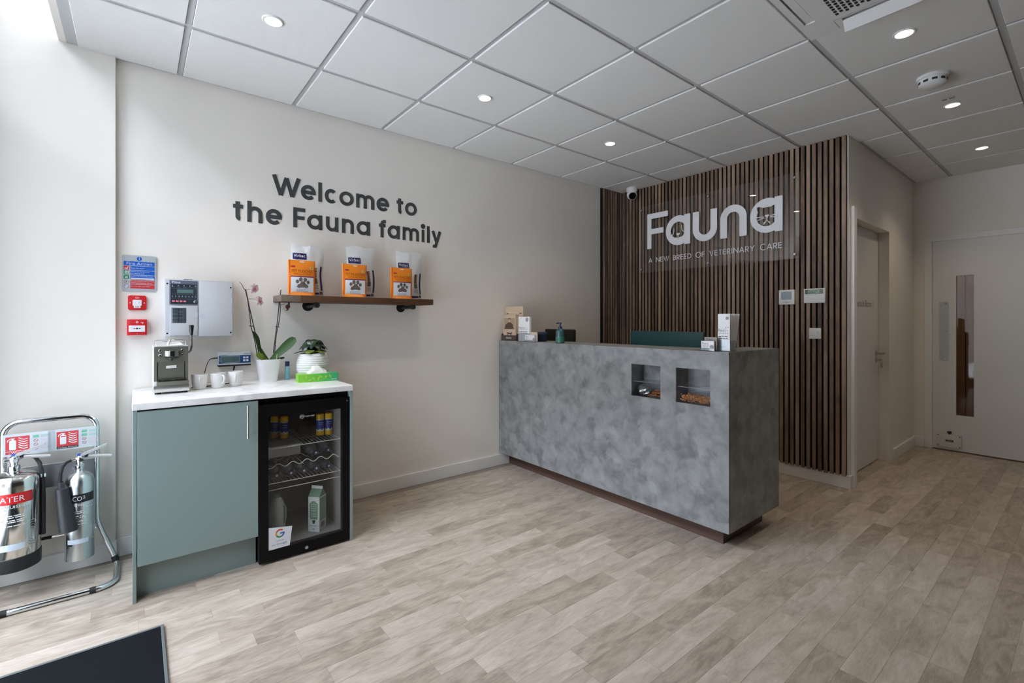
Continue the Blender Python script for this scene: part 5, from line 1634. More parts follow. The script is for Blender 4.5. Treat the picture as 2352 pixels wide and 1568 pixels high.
def foodbag(at, rot, seed, hh, label, kind):
    t = thing('food_bag', label, 'bag', at, rot, 'tall white foil bags on the shelf')
    r_ = random.Random(seed); w_ = .198
    nx, nz = 10, 16
    wr = [[r_.uniform(-1, 1) for _ in range(nx + 1)] for _ in range(nz + 1)]
    def dep(u, v_):
        return .034 * (math.sin(PI * u) ** .5) * (1 - .92 * max(0, (v_ - .35) / .65) ** 1.4)
    def surf(a, b, off=0.0):
        u = max(0, min(1, (a + w_ / 2) / w_)); v_ = max(0, min(1, b / hh))
        i = u * nx; k = v_ * nz; i0 = min(int(i), nx - 1); k0 = min(int(k), nz - 1); fi = i - i0; fk = k - k0
        n = (wr[k0][i0] * (1 - fi) + wr[k0][i0 + 1] * fi) * (1 - fk) + (wr[k0 + 1][i0] * (1 - fi) + wr[k0 + 1][i0 + 1] * fi) * fk
        return F(a + .004 * math.sin(v_ * 9 + seed) * (u > .5) + .003 * math.sin(v_ * 7 + seed * 2) * (u < .5), b, dep(u, v_) + .0045 * n * (v_ > .45) * (math.sin(PI * u)) + .0012 * n + off)
    mb = MB(); v = []; f = []
    for k in range(nz + 1):
        for i in range(nx + 1): v.append(surf(-w_ / 2 + w_ * i / nx, hh * k / nz + (.008 * math.sin(i * .9 + seed) if k == nz else 0)))
    m = len(v)
    for k in range(nz + 1):
        for i in range(nx + 1):
            p = v[k * (nx + 1) + i]; d = max(.002, -p[1]); v.append((p[0], d * .8, p[2]))
    q = lambda i, k: k * (nx + 1) + i
    for k in range(nz):
        for i in range(nx):
            f.append((q(i, k), q(i + 1, k), q(i + 1, k + 1), q(i, k + 1))); f.append((m + q(i, k), m + q(i, k + 1), m + q(i + 1, k + 1), m + q(i + 1, k)))
        f.append((q(0, k), q(0, k + 1), m + q(0, k + 1), m + q(0, k))); f.append((q(nx, k), m + q(nx, k), m + q(nx, k + 1), q(nx, k + 1)))
    for i in range(nx):
        f.append((q(i, nz), q(i + 1, nz), m + q(i + 1, nz), m + q(i, nz))); f.append((q(i, 0), m + q(i, 0), m + q(i + 1, 0), q(i + 1, 0)))
    mb.add(v, f); mb.build('foil', BAGW, t, ang=25)
    mb = MB()
    def patch(a0, a1, b0, b1, off, mi, na=5, nb=6):
        vv = [(a0 + (a1 - a0) * i / na, b0 + (b1 - b0) * k / nb, off) for k in range(nb + 1) for i in range(na + 1)]
        mb.add(vv, [(k * (na + 1) + i, k * (na + 1) + i + 1, (k + 1) * (na + 1) + i + 1, (k + 1) * (na + 1) + i) for k in range(nb) for i in range(na)], mi, surf)
    lz = .262 if kind == 0 else .255
    patch(-.092, -.012, lz - .028, lz + .012, .0024, 0); mb.text('Virbac', -.087, lz - .014, .019, .066, .0036, 1, surf)
    mb.build('logo_label', [BNAVY, PWHITE], t, smooth=False); mb = MB()
    patch(.075, .088, .04, .196, .0024, 0, 2, 12)
    patch(.03, .054, .118, .186, .0024, 2); patch(.03, .054, .082, .117, .0024, 3 if kind else 4)
    for b in (.176, .165, .154, .143, .132, .121): dashes(mb, .046, b, .006, .0035, .0036, 1, surf)
    for b in (.105, .096, .088, .07, .06, .05): dashes(mb, .03, b, .03, .003, .0036, 4, surf)
    patch(.0, .06, .014, .026, .0024, 0); patch(.064, .088, .014, .032, .0026, 4, 3, 3)
    mb.build('print', [BNAVY, PWHITE, BRWN, BOLV, BINK], t, smooth=False)
foodbag((.862, 3.19, 1.409), 0, 1, .328, 'white foil food bag with creased top behind the left pouch', 0)
foodbag((1.214, 3.19, 1.409), 0, 5, .352, 'white foil food bag behind the middle pouch', 0)
foodbag((1.576, 3.19, 1.409), 0, 8, .35, 'white foil food bag with olive panel behind the right pouch', 1)

# ------------------------------------------------------------------ fire notice, switch and call point
SG = mat('sign_silver', (178, 186, 192), .35, .2); SBLU = mat('sign_blue', (14, 88, 184), .45); SRED = mat('sign_red', (186, 48, 54), .45); SGRN = mat('sign_green', (36, 132, 86), .45); SPNK = mat('sign_pale', (206, 210, 216), .4)
t = thing('fire_notice', 'silver edged blue and red fire action notice on the wall', 'sign', (.0145, 3.265, 1.412))
MB().prism(rrect(-.0735, .0735, 0, .194, .009), 0, .006).build('plate', SG, t, smooth=False)
mb = MB(); c = .0064
mb.rect(-.066, .066, .1385, .161, c, 0); mb.disc(0, .176, .0112, c, 0, n=24)
mb.rect(-.0012, .0012, .1755, .1835, c + .0003, 3); mb.disc(0, .1712, .0017, c + .0003, 3, n=10)
mb.text('Fire Action', 0, .1425, .0145, .108, c + .0003, 3, align='C')
for b0_, b1_ in ((.1145, .1355), (.089, .1115), (.064, .086)): mb.rect(-.0385, .066, b0_, b1_, c, 0)
for b0_, b1_ in ((.0385, .060), (.0145, .036)): mb.rect(-.0385, .066, b0_, b1_, c, 1)
mb.rect(-.066, -.0425, .1145, .1355, c, 1)
for b0_, b1_ in ((.089, .1115), (.064, .086)): mb.rect(-.066, -.0425, b0_, b1_, c, 2)
mb.rect(-.0365, .0635, .0655, .0725, c + .0003, 3)
for b_ in (.0493, .0253): mb.ring(-.0543, b_, .0088, .0105, c, 4); mb.ring(-.0543, b_, 0, .0088, c - .0001, 3)
mb.add([(-.062 + .0008, .0318, c + .0003), (-.062 - .0004, .0306, c + .0003), (-.0466, .0192, c + .0003), (-.0454, .0204, c + .0003)], [(0, 1, 2, 3)], 4, F)
def man(x, y, s_, mi, run=True):
    mb.disc(x, y + 3.2 * s_, 1.1 * s_, c + .0004, mi, n=10)
    for p_ in ([(0, 2), (-.6, -.4)], [(0, 2), (2, .8), (2.8, 1.8)], [(0, 1.8), (-2, 1.2), (-2.6, -.2)], [(-.6, -.4), (1, -1.6), (.6, -3.6)], [(-.6, -.4), (-1.2, -2), (-3.2, -2.6)]):
        ribbon(mb, [(x + a * s_, y + b * s_) for a, b in p_], 1.1 * s_, c + .0002, c + .0004, mi)
man(-.0543, .0493, .0018, 4); man(-.056, .100, .0024, 3)
mb.rect(-.049, -.0445, .0915, .109, c + .0003, 3); mb.add([(-.0475, .0945, c + .0004), (-.0475, .0985, c + .0004), (-.0455, .0965, c + .0004)], [(0, 1, 2)], 2, F)
for a in (-.058, -.0543, -.0506): mb.disc(a, .0785, .0013, c + .0003, 3, n=8); mb.rect(a - .0013, a + .0013, .0685, .077, c + .0003, 3)
for (a, b) in ((-.064, .0845), (-.0446, .0845), (-.064, .0655), (-.0446, .0655)): mb.disc(a, b, .0015, c + .0003, 3, n=6)
mb.disc(-.0575, .1215, .0048, c + .0003, 3, n=14); mb.disc(-.0575, .1215, .0022, c + .0005, 1, n=10); ribbon(mb, [(-.0495, .117), (-.0515, .123), (-.0475, .128), (-.0495, .133)], .0028, c + .0002, c + .0004, 3)
for b, s_, w_, mi in ((.122, 'Raise the alarm', .058, 3), (.1025, 'Leave the building by', .08, 3), (.0935, 'the nearest exit', .058, 3), (.077, 'Report to assembly point', .094, 3),
                      (.0515, 'Do not return to the building', .1, 3), (.0425, 'until authorised to do so', .09, 3), (.0235, 'Do not take any risks', .08, 3)):
    mb.text(s_, -.0365, b, .0062, w_, c + .0003, mi)
mb.build('print', [SBLU, SRED, SGRN, SPNK, mat('sign_maroon', (108, 44, 58), .5)], t, smooth=False)

RED = mat('alarm_red', (196, 34, 40), .35); CREAM = mat('alarm_white', (226, 224, 230), .45)
t = thing('isolator_switch', 'rounded red isolator plate with white key switch on the wall', 'switch', (.0055, 3.265, 1.31))
MB().prism(rrect(-.040, .040, 0, .079, .010), 0, .013).build('plate', RED, t, bevel=.002)
mb = MB(); mb.box(-.0195, .0195, -.0185, -.012, .023, .055); mb.box(-.0145, .0145, -.0175, -.012, .011, .024)
k_ = mb.build('switch_block', CREAM, t, bevel=.002, seg=1)
mb = MB(); ribbon(mb, [(-.008, .040), (-.007, .036)], .002, .0186, .0189); ribbon(mb, [(.007, .043), (.009, .040), (.008, .037)], .002, .0186, .0189); dashes(mb, -.009, .018, .018, .002, .0178); dashes(mb, -.008, .0145, .016, .0018, .0178)
mb.build('lettering', mat('key_ink', (70, 66, 80), .6), k_, smooth=False)
mb = MB()
for a in (-.030, .030): mb.disc(a, .039, .0032, .0135, 0)
for a in (-.004, .004): mb.ring(a, .067, .0026, .0042, .0135, 0, n=16)
mb.build('screw', mat('screw_pale', (232, 206, 200), .4), t, smooth=False)
t = thing('call_point', 'square red fire call point box, lower of the red boxes', 'call point', (.0045, 3.265, 1.175))
MB().box(-.0425, .0425, -.045, 0, 0, .085).build('housing', RED, t, bevel=.003)
mb = MB(); mb.box(-.034, .034, -.0475, -.044, .018, .052); g_ = mb.build('break_panel', CREAM, t, bevel=.001, seg=1)
mb = MB(); mb.disc(0, .036, .0042, .048, 0); e_ = .048
for sgn in (-1, 1):
    mb.add([(sgn * .006, .036, e_), (sgn * .011, .039, e_), (sgn * .011, .0372, e_), (sgn * .0155, .0372, e_), (sgn * .0155, .0348, e_), (sgn * .011, .0348, e_), (sgn * .011, .033, e_)], [tuple(range(7))], 0, F)
mb.build('arrow_mark', mat('mark_black', (20, 18, 24), .5), g_, smooth=False)
mb = MB(); mb.ring(0, .07, .0038, .0056, .0454, 0, n=16); ribbon(mb, [(-.003, .067), (.004, .073)], .0016, .0453, .0456); mb.disc(0, .0085, .0018, .0454, 0, n=8); mb.rect(.016, .028, .066, .069, .0454); mb.rect(.022, .0245, .0595, .066, .0454)
mb.build('mark', mat('mark_pale', (240, 208, 204), .5), t, smooth=False)

# ------------------------------------------------------------------ fire alarm control panel
PG = mat('panel_grey', (188, 192, 197), .45, var=.01, scale=5)
PX0, PZ0 = .285, 1.160
t = thing('fire_alarm_unit', 'large pale grey fire alarm control panel on the wall', 'control panel', (PX0, 3.265, PZ0))
PW_, PH_ = .322, .322
MB().box(-PW_ / 2, PW_ / 2, -.078, 0, 0, PH_).build('housing', PG, t, bevel=.004)
sx_ = -.161 + .151
MB().box(sx_ + .002, .158, -.088, -.076, .004, .318).build('cover', PG, t, bevel=.004)
MB().box(-.140, sx_ - .002, -.086, -.076, .010, .176).build('lower_door', PG, t, bevel=.003)
up = MB().box(-.142, sx_ - .003, -.0845, -.076, .182, .316).build('display_panel', mat('panel_slate', (92, 98, 118), .4), t, bevel=.003)
DKP = mat('panel_dark', (40, 50, 60), .35)
mb = MB(); c = .0848
for b0_, b1_ in ((.272, .295), (.240, .270), (.214, .238), (.186, .212)): mb.rect(-.136, sx_ - .008, b0_, b1_, c, 0)
mb.rect(-.108, -.033, .2455, .266, c + .0003, 1)
mb.text('Fike', -.130, .299, .0115, .038, c, 2)
for i in range(5): mb.disc(-.129 + .0265 * i, .287, .0021, c + .0003, 2, n=10); dashes(mb, -.134 + .0265 * i, .279, .016, .0016, c + .0003, 3)
mb.disc(-.129, .281, .0021, c + .0003, 2, n=10)
for i in range(8): mb.disc(-.129 + .0151 * i, .2285, .0019, c + .0003, 2, n=10); dashes(mb, -.132 + .0151 * i, .2215, .008, .0015, c + .0003, 3)
mb.build('print', [DKP, mat('panel_lcd', (94, 122, 118), .25), mat('led_white', (226, 230, 236), .4), mat('print_slate', (140, 150, 162), .5)], up, smooth=False)
for i in range(4):
    mb = MB(); mb.box(-.130 + i * .017, -.1175 + i * .017, -.0872, -.0845, .196, .205); mb.build('red_button', mat('button_red', (222, 120, 130), .4), up, bevel=.001, seg=1)
mb = MB(); mb.lathe([(.0085, 0), (.0085, .004), (.006, .005), (.0001, .005)], 18, fn=lambda x, y, z: (-.024 + x, -.0848 - z, .199 + y), cap=False); mb.build('key_lock', ALU, up)
mb = MB(); mb.rect(-.132, -.066, .080, .164, .0863, 0)
for i in range(12): mb.rect(-.1305, -.1265, .0825 + i * .0068, .0855 + i * .0068, .0866, 1); dashes(mb, -.124, .083 + i * .0068, .02, .0016, .0866, 2); dashes(mb, -.097, .083 + i * .0068, .008, .0016, .0866, 2); dashes(mb, -.086, .083 + i * .0068, .017, .0016, .0866, 2)
mb.build('zone_chart', [DKP, mat('led_strip', (212, 220, 222), .5), mat('chart_ink', (138, 150, 156), .6)], t, smooth=False)
mb = MB(); mb.prism(arc(-.012, .118, .026, .022, 90, 200, 10) + [(-.012, .118)], .0862, .0868); mb.prism(arc(-.006, .118, .026, .022, -50, 60, 10) + [(-.006, .118)], .0882, .0888)
mb.box(-.0155, -.012, -.0885, -.085, .112, .135)
mb.build('finger_pull', mat('pull_grey', (182, 190, 200), .5), t, smooth=False)
mb = MB()
for a, b, cc in ((-.151, .296, .0781), (-.151, .023, .0781), (.148, .286, .0881), (.148, .024, .0881)): mb.disc(a, b, .0046, cc + .0002, 0)
mb.build('screw_hole', MBLK, t, smooth=False)
mb = MB(); mb.box(-.075, -.035, -.055, -.03, PH_, PH_ + .004); mb.build('cable_clip', DARKMET, t, smooth=False)
mb = MB(); mb.rect(.062, .062 + .001, .02, .065, .0883); mb.rect(.062, .125, .065, .066, .0883); mb.build('moulded_line', mat('line_grey', (170, 178, 188), .5), t, smooth=False)

# ------------------------------------------------------------------ extinguisher stand
SX, SY = -.315, 3.145
t = thing('extinguisher_stand', 'chrome tubular fire extinguisher stand in the left corner', 'stand', (SX, SY, 0))
r = .0125
hw = .161
def arcp(c, u, v, rad, a0, a1, n=8):
    return [tuple(Vector(c) + rad * (Vector(u) * math.cos(R(a0 + (a1 - a0) * i / n)) + Vector(v) * math.sin(R(a0 + (a1 - a0) * i / n)))) for i in range(n + 1)]
top = .782
half = [(hw - .06, 0, top)] + arcp((hw - .06, 0, top - .06), (1, 0, 0), (0, 0, 1), .06, 90, 0) + [(hw, 0, .27), (hw + .004, 0, .245), (hw + .02, 0, .19), (hw + .066, -.003, .06), (hw + .074, -.012, .030), (hw + .078, -.035, .014), (hw + .078, -.13, r)]
half += arcp((hw + .008, -.18, r), (1, 0, 0), (0, -1, 0), .07, 0, 90)
L_ = [(-x, y, z) for x, y, z in half]
mb = MB(); mb.tube(L_[::-1][:-1] + [(-hw + .06, 0, top)] + half[0:] , r, 12)
mb.tube([half[-1], (-(hw + .008), -.25, r)], r, 12)
mb.build('frame', CHROME, t)
RUB = mat('rubber_black', (24, 25, 27), .7)
for sg_ in (-1, 1):
    for p, q in (((hw + .068, -.004, .052), (hw + .0755, -.014, .027)), ((hw + .010, -.25, r), (hw - .012, -.25, r))):
        mb = MB(); mb.cyl((sg_ * p[0], p[1], p[2]), (sg_ * q[0], q[1], q[2]), .0142, n=14); mb.build('rubber_foot', RUB, t)
mb = MB(); mb.cyl((-.112, -.25, r), (-.14, -.25, r), .0142, n=14); mb.build('rubber_foot', RUB, t)
mb = MB(); mb.box(-hw, hw, -.006, .006, .455, .567); mb.build('back_plate', mat('polished_plate', (160, 160, 164), .3, .6), t, bevel=.001, seg=1)
mb = MB(); mb.cyl((-hw, -.006, .216), (hw, -.006, .216), .006, n=10); mb.build('lower_bar', CHROME, t)
mb = MB(); mb.cyl((-.035, -.006, .216), (.0, -.006, .216), .0078, n=10); mb.build('bar_sleeve', RUB, t)
SPL = mat('notice_grey', (206, 214, 220), .5); SPR = mat('notice_red', (208, 66, 70), .5); SPG = mat('notice_green', (126, 190, 166), .5); SPW = mat('notice_white', (232, 236, 240), .5); SPP = mat('notice_pink', (226, 190, 202), .5); SPK = mat('notice_black', (56, 54, 60), .5)
np_ = MB().box(-hw, hw, -.0135, -.0105, .628, .728).build('notice_board', SPL, t, smooth=False)
mb = MB(); mb.rect(-.012, .012, .629, .727, .0139); mb.build('joint_strip', mat('joint_grey', (178, 190, 198), .4), np_, smooth=False)
for k, (ox, word) in enumerate(((-.152, 'Water'), (.017, 'Carbon Dioxide'))):
    mb = MB(); c = .0139
    mb.rect(ox, ox + .078, .636 if k == 0 else .645, .716, c, 0)
    if k == 0:
        mb.rect(ox, ox + .078, .6485, .6505, c + .0003, 1); mb.text(word, ox + .039, .6385, .0085, .042, c + .0003, 1, align='C')
    else:
        mb.rect(ox, ox + .078, .634, .645, c, 4); mb.text(word, ox + .039, .6365, .006, .07, c + .0003, 1, align='C')
    mb.prism(rrect(ox + .012, ox + .034, .655, .700, .005, 3), c + .0002, c + .0003, 1); mb.rect(ox + .019, ox + .027, .700, .706, c + .0003, 1)
    ribbon(mb, [(ox + .03, .707), (ox + .018, .708), (ox + .008, .702), (ox + .006, .694)], .003, c + .0002, c + .0003, 1)
    if k == 1: mb.rect(ox + .014, ox + .032, .69, .695, c + .0004, 0)
    for i in range(5):
        y = .658 + i * .0105
        ribbon(mb, [(ox + .072, y + .004), (ox + .06, y), (ox + .05, y + .004), (ox + .042, y + .010)], .0042 - .0003 * i, c + .0002, c + .0003, 1)
    for i in range(4):
        y = .708 - i * .0185
        if i == 0 or (k == 1 and i == 1): mb.rect(ox + .089, ox + .109, y - .006, y + .007, c, 2)
        else: mb.ring(ox + .099, y, .006, .008, c, 3, n=16, ky=.85); ribbon(mb, [(ox + .094, y + .004), (ox + .104, y - .004)], .0015, c + .0001, c + .0002, 3)
        for q in range(3): dashes(mb, ox + .115, y + .004 - q * .0045, .034, .0017, c, 2 if i == 0 or (k == 1 and i == 1) else 5)
    mb.build('notice_print', [SPR, SPW, SPG, mat('notice_maroon', (172, 92, 110), .5), SPK, SPP], np_, smooth=False)

SSTL = mat('extinguisher_steel', (206, 206, 202), .14, 1.0); SSTB = mat('brushed_cylinder', (200, 206, 208), .24, 1.0)
LEVM = mat('lever_silver', (205, 207, 208), .32, .45)
BLU = mat('pin_blue', (40, 84, 190), .4); HORN = mat('horn_black', (38, 40, 44), .5); EW = mat('etched_white', (228, 232, 236), .5)
def wrap(rad, a_mid):
    """print wrapped on a cylinder; a runs to the right, a_mid is the bearing of a = 0 measured from -Y towards +X"""
    return lambda a, b, c: ((rad + c) * math.sin(a_mid + a / rad), -(rad + c) * math.cos(a_mid + a / rad), b)
def band(mb, fn, a0, a1, b0, b1, c, mi, n=12):
    v = [(a0 + (a1 - a0) * i / n, b, c) for b in (b0, b1) for i in range(n + 1)]
    mb.add(v, [(i, i + 1, n + 2 + i, n + 1 + i) for i in range(n)], mi, fn)
def emblem(mb, fn, a, b, k, mi):
    for i, s_ in enumerate((1, .8, .6, .4)):
        w_, h_ = .017 * s_ * k, .030 * s_ * k + .004
        p = arc(a, b + h_ - w_ * .3, w_, w_, 0, 180, 12) + arc(a, b - h_ + w_ * .3, w_, w_, 180, 360, 12)
        ribbon(mb, p, .0011, .0004, .0006, mi, fn, True)
    mb.text('CONTEMPO', a + .003 * k, b, .005 * k, .034 * k, .0005, mi, fn, 'C', True)
def head(t, z, y=0, k=1.0):
    mb = MB()
    mb.lathe([(.016 * k, z), (.018 * k, z + .006), (.018 * k, z + .018), (.013, z + .022), (.013, z + .034), (.016, z + .036), (.016, z + .056), (.011, z + .060), (.009, z + .066)], 20)
    mb.cyl((-.014, 0, z + .046), (-.03, -.004, z + .046), .0075, n=12); mb.cyl((.006, -.016, z + .045), (.006, -.024, z + .045), .008, n=14)
    vb = mb.build('valve', CHROME, t)
    mb = MB()
    mb.add([(.0, -.011, z + .058), (.022, -.011, z + .064), (.10, -.010, z + .098), (.10, .010, z + .098), (.022, .011, z + .064), (.0, .011, z + .058),
            (.0, -.011, z + .067), (.022, -.011, z + .076), (.098, -.010, z + .106), (.098, .010, z + .106), (.022, .011, z + .076), (.0, .011, z + .067)],
           [(0, 5, 4, 1), (1, 4, 3, 2), (6, 7, 10, 11), (7, 8, 9, 10), (0, 1, 7, 6), (1, 2, 8, 7), (3, 4, 10, 9), (4, 5, 11, 10), (2, 3, 9, 8), (5, 0, 6, 11)])
    mb.build('squeeze_lever', LEVM, t, smooth=False)
    mb = MB(); mb.tube([(.008, 0, z + .054), (.03, 0, z + .056), (.1, 0, z + .046), (.117, 0, z + .043)], [.008, .0085, .008, .007], 10)
    mb.build('carry_handle', LEVM, t)
    mb = MB(); mb.box(.018, .03, -.0085, .0085, z + .053, z + .071); mb.build('lever_hinge', RUB, t, smooth=False)
    mb = MB(); mb.box(-.008, .004, -.0115, -.006, z + .063, z + .075)
    mb.build('safety_tag', BLU, t, bevel=.001, seg=1)
    mb = MB(); mb.tube([(-.002 + .013 * math.cos(i * PI / 6), -.012, z + .078 + .009 * math.sin(i * PI / 6)) for i in range(12)], .0009, 6, True)
    mb.build('pin_ring', CHROME, t)
# carbon dioxide extinguisher: brushed cylinder
ez = .112
cx_ = thing('carbon_dioxide_extinguisher', 'slim silver extinguisher with a black horn, right one on the stand', 'fire extinguisher', (-.2115, 3.072, ez))
mb = MB(); cr_ = .0545
mb.lathe([(.05, 0), (cr_, .003), (cr_, .350), (.053, .372), (.047, .39), (.036, .405), (.02, .414), (.016, .42), (.016, .432)], 40)
mb.build('cylinder', SSTB, cx_)
head(cx_, .428)
mb = MB(); mb.tube([(-.028, -.004, .474), (-.045, -.012, .468), (-.058, -.024, .452), (-.064, -.034, .425), (-.065, -.038, .40), (-.065, -.04, .385)], .0065, 10); mb.build('hose', RUB, cx_)
mb = MB(); mb.lathe([(.011, .352), (.0125, .35), (.0125, .328), (.016, .326), (.0235, .322), (.028, .25), (.034, .13), (.0335, .126), (.031, .126), (.02, .3)], 24, fn=lambda x, y, z: (-.063 + x + (.35 - z) * .13, -.044 + y - (.35 - z) * .09, z + .035), cap=False)
mb.build('horn', HORN, cx_)
mb = MB(); fn = wrap(cr_, R(6))
band(mb, fn, -.055, .058, .278, .318, .0004, 0); mb.text('CO', -.028, .2875, .021, .034, .0006, 1, fn); mb.text('2', .009, .295, .0135, .009, .0006, 1, fn)
mb.text('EXTINGUISHER', -.03, .262, .0105, .082, .0006, 1, fn); dashes(mb, .02, .252, .03, .004, .0006, 1, fn)
for b in (.236, .228, .214, .206, .19, .175): dashes(mb, -.03, b, .05, .0032, .0006, 1, fn)
ribbon(mb, [(.057, .277), (.057, .175)], .0012, .0003, .0006, 1, fn)
emblem(mb, fn, .055, .137, 1.0, 1)
band(mb, fn, -.05, .030, .085, .106, .0004, 2); mb.text('', 0, 0, .01, None, 0, 1) if False else None
band(mb, fn, -.05, -.03, .075, .084, .0004, 0)
mb.build('print', [mat('band_black', (20, 22, 24), .35), EW, mat('service_label', (206, 218, 232), .5)], cx_, smooth=False)
# water extinguisher: polished, black boot, red band
wx = thing('water_extinguisher', 'wide polished extinguisher with red band and black base, left on the stand', 'fire extinguisher', (-.428, 3.055, .146))
wr_ = .0855
mb = MB(); mb.lathe([(wr_ - .001, .05), (wr_, .052), (wr_, .375), (.084, .392), (.077, .408), (.062, .419), (.035, .427), (.02, .43), (.018, .438)], 48)
mb.build('cylinder', SSTL, wx)
mb = MB(); mb.lathe([(.08, 0), (wr_ + .0015, .004), (wr_ + .0025, .062), (wr_ + .0005, .064)], 48); mb.build('boot', mat('boot_black', (26, 28, 30), .5), wx)
head(wx, .434, k=1.15)
mb = MB(); mb.tube([(.0, .02, .478), (.03, .035, .484), (.062, .03, .475), (.079, .012, .45), (.088, .004, .41), (.092, .002, .37), (.0935, .0, .3), (.0935, 0, .12)], [.0075] * 5 + [.0078, .008, .008], 10)
mb.build('hose', HORN, wx)
mb = MB(); mb.tube([(.0935, .002, .40), (.0935, .002, .385)], .0115, 10); mb.build('hose_collar', CHROME, wx)
mb = MB(); fn = wrap(wr_, R(4))
band(mb, fn, -.115, .066, .302, .349, .0005, 0, 20); mb.text('WATER', -.075, .3125, .024, .114, .0008, 1, fn)
mb.text('EXTINGUISHER', -.075, .284, .013, .128, .0008, 1, fn); mb.text('13A', .038, .2735, .008, .018, .0008, 1, fn); dashes(mb, -.06, .268, .05, .006, .0008, 1, fn)
for b in (.25, .242, .23, .222, .206): dashes(mb, -.07, b, .11, .004, .0008, 1, fn)
ribbon(mb, [(.067, .302), (.069, .21)], .0016, .0004, .0008, 1, fn)
emblem(mb, fn, .066, .158, 1.25, 1)
band(mb, fn, -.1, .04, .1, .128, .0005, 2, 16)
mb.build('print', [mat('band_red', (206, 26, 32), .35), EW, MATS['service_label']], wx, smooth=False)

# ------------------------------------------------------------------ entrance mat
t = thing('entrance_mat', 'large dark charcoal entrance mat in the bottom left corner', 'mat', (-.42, 1.5, 0))
MB().box(-.165, .498, -.9, .884, 0, .011).build('pile', mat('mat_charcoal', (24, 27, 31), .95, spec=.1, var=.25, scale=400, bump=.6), t, bevel=.002, seg=1, smooth=False)
mb = MB(); mb.box(.498, .509, -.91, .894, 0, .012); mb.box(-.165, .498, .884, .894, 0, .0115)
mb.build('edge_strip', mat('mat_edge', (104, 110, 112), .6), t, bevel=.002, seg=1, smooth=False)

# ------------------------------------------------------------------ on the ceiling
LENS = mat('lamp_lens', (255, 250, 240), .4, emit=((255, 246, 230), 9.0))
def downlight(at, label):
    t = thing('downlight', label, 'light', at, 0, 'recessed ceiling downlights')
    mb = MB(); mb.lathe([(.045, 0), (.045, -.003), (.041, -.006), (.035, -.005), (.034, -.001)], 32, cap=False); mb.build('trim_ring', mat('trim_white', (232, 232, 230), .35), t)
    mb = MB(); mb.lathe([(.0345, -.0015), (.02, -.004), (.0001, -.005)], 32, cap=False); mb.build('lens', LENS, t)
    ld = bpy.data.lights.new('downlight_beam', 'SPOT'); ld.energy = 8; ld.color = (1, .80, .58); ld.spot_size = R(120); ld.spot_blend = .8; ld.shadow_soft_size = .03
    lo = bpy.data.objects.new('beam', ld); COL.objects.link(lo); lo.parent = t; lo.location = (0, 0, -.012)
    return t
ZC = H - D_
dl = downlight((.4943, 2.388, ZC), 'round ceiling downlight nearest the shop window')
for p, lb in (((1.6943, 2.388, ZC), 'lit ceiling downlight above the welcome lettering'), ((2.8943, 2.388, ZC), 'lit ceiling downlight above the reception desk'),
              ((2.8943, .588, ZC), 'lit ceiling downlight beside the air conditioner'), ((4.0943, .588, ZC), 'lit ceiling downlight just past the smoke detector'), ((5.2943, .588, ZC), 'lit ceiling downlight nearest the back door')):
    dup(dl, p, lb)
t = thing('smoke_detector', 'white domed smoke detector on the ceiling', 'smoke detector', (3.535, .592, ZC))
DW = mat('detector_white', (226, 226, 226), .4)
mb = MB(); mb.lathe([(.072, 0), (.072, -.012), (.068, -.016)], 36); mb.build('base', DW, t)
mb = MB(); mb.lathe([(.062, -.014), (.064, -.022), (.062, -.045), (.05, -.056), (.025, -.062), (.0001, -.063)], 36, cap=False); mb.build('dome', DW, t)
mb = MB()
for i in range(10):
    fn = lambda a, b, c, i=i: ((.0635 + c) * math.sin(i * PI / 5 + a / .0635), -(.0635 + c) * math.cos(i * PI / 5 + a / .0635), b)
    band(mb, fn, -.012, .012, -.040, -.027, .0006, 0, 4)
mb.build('vent_slot', mat('slot_dark', (40, 42, 44), .6), t, smooth=False)
t = thing('ceiling_sensor', 'tiny grey indicator beside a downlight near the smoke detector', 'sensor', (3.955, .588, ZC))
mb = MB(); mb.prism(rrect(-.013, .013, -.03, .03, .006), -.004, 0, 0, lambda a, b, c: (a, b, c)); mb.build('body', mat('sensor_grey', (150, 148, 142), .5), t)
mb = MB(); mb.sphere((0, .0, -.004), .005, 10, 6); mb.build('led', mat('led_pale', (236, 236, 230), .3), t)
# turret camera
t = thing('security_camera', 'small white turret camera on the ceiling by the slats', 'camera', (4.045, 3.05, ZC))
mb = MB(); mb.lathe([(.056, 0), (.056, -.03), (.05, -.042), (.046, -.046)], 32); mb.build('base', DW, t)
d = Vector((-.62, -.62, -.52)).normalized()
mb = MB(); mb.sphere((0, 0, -.068), .052, 28, 16); ball = mb.build('ball', DW, t)
M3 = d.to_track_quat('Z', 'Y').to_matrix()
fn = lambda x, y, z: tuple(Vector((0, 0, -.068)) + M3 @ Vector((x, y, z)))
mb = MB(); mb.lathe([(.037, .036), (.037, .0475), (.034, .0515), (.0001, .0525)], 28, fn=fn, cap=False); fc = mb.build('lens_face', mat('lens_black', (10, 10, 12), .15), ball)
mb = MB(); mb.lathe([(.0375, .036), (.041, .040), (.040, .047), (.0375, .049)], 28, fn=fn, cap=False); mb.build('face_ring', DW, ball)
# ceiling cassette
ax, ay = 1.9943, .288
t = thing('air_conditioner', 'square ceiling air conditioner with a perforated grille', 'air conditioner', (ax + .3, ay + .3, ZC))
og = (ax + .3, ay + .3, ZC)
ACW = mat('cassette_white', (222, 222, 221), .45)
zb = ZC - .012
mb = MB()
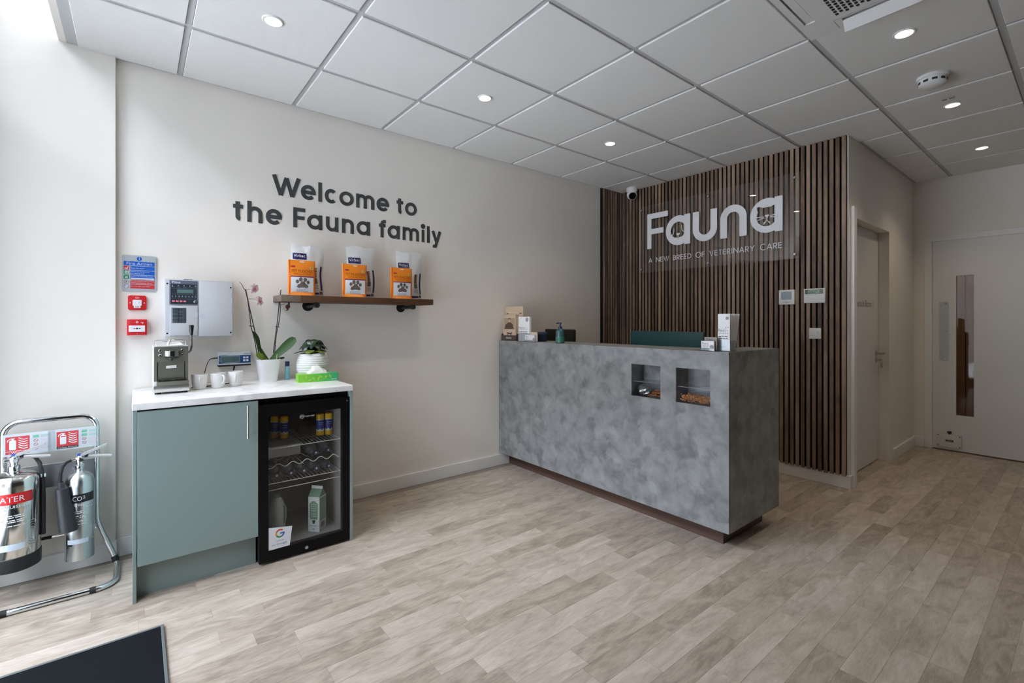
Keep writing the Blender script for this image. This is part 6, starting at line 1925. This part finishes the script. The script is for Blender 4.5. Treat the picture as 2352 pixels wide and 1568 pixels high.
# border frame with a slot on each side: outer rim, inner panel, four corners
X1_, Y1_ = ax + .6, ay + .6
for sx_ in (0, 1):
    xs = (ax + .003, ax + .03) if sx_ == 0 else (X1_ - .012, X1_ - .003)
    mb.box(xs[0], xs[1], ay + .003, Y1_ - .003, zb, ZC + .01)
for sy_ in (0, 1):
    ysl = (ay + .003, ay + .03) if sy_ == 0 else (Y1_ - .03, Y1_ - .003)
    mb.box(ax + .03, X1_ - .012, ysl[0], ysl[1], zb, ZC + .01)
mb.box(ax + .085, X1_ - .085, ay + .075, Y1_ - .072, zb, ZC + .01)
for xa, xb in ((ax + .03, ax + .155), (X1_ - .155, X1_ - .012)):
    mb.box(xa, xb, Y1_ - .072, Y1_ - .03, zb, ZC + .01); mb.box(xa, xb, ay + .03, ay + .075, zb, ZC + .01)
for xa, xb in ((ax + .03, ax + .085), (X1_ - .085, X1_ - .012)):
    mb.box(xa, xb, ay + .075, ay + .155, zb, ZC + .01); mb.box(xa, xb, Y1_ - .155, Y1_ - .072, zb, ZC + .01)
mb.box(ax + .03, X1_ - .012, ay + .03, Y1_ - .03, ZC + .0102, ZC + .012)
mb.build('fascia', ACW, t, org=og, smooth=False)
mb = MB()
for i in range(12):
    for j in range(17):
        xx = 2.455 - .024 * i - .0; yy = ay + .135 + .0195 * j
        off = .012 if j % 2 else 0
        mb.prism(rrect(-.009, .009, -.0062, .0062, .003, 2), -.0004, 0, 0, lambda a, b, c, xx=xx - off, yy=yy: (xx + a, yy + b, zb - .0003 + c))
mb.build('grille_holes', mat('grille_dark', (34, 35, 37), .7), t, org=og, kind='stuff', smooth=False)
mb = MB()
mb.add([(2.532, ay + .16, zb + .002), (2.532, .735, zb + .002), (2.586, .742, zb - .028), (2.586, ay + .155, zb - .028), (2.535, ay + .16, zb + .006), (2.535, .735, zb + .006), (2.589, .742, zb - .025), (2.589, ay + .155, zb - .025)],
       [(0, 1, 2, 3), (4, 7, 6, 5), (0, 4, 5, 1), (1, 5, 6, 2), (2, 6, 7, 3), (3, 7, 4, 0)])
mb.build('louvre', mat('louvre_white', (236, 237, 237), .35), t, org=og, smooth=False)
for ya, yb in ((Y1_ - .068, Y1_ - .036), (ay + .036, ay + .068)):
    MB().box(ax + .16, X1_ - .16, ya, yb, zb + .004, zb + .006).build('louvre', ACW, t, org=og, smooth=False)
mb = MB(); mb.box(X1_ - .09, X1_ - .012, .7605, .7625, zb - .0005, zb); mb.box(X1_ - .097, X1_ - .096, ay + .1, .76, zb - .0005, zb)
mb.build('panel_joint', mat('cassette_joint_grey', (120, 120, 118), .6), t, org=og, smooth=False)  # grey lines along the fascia joints
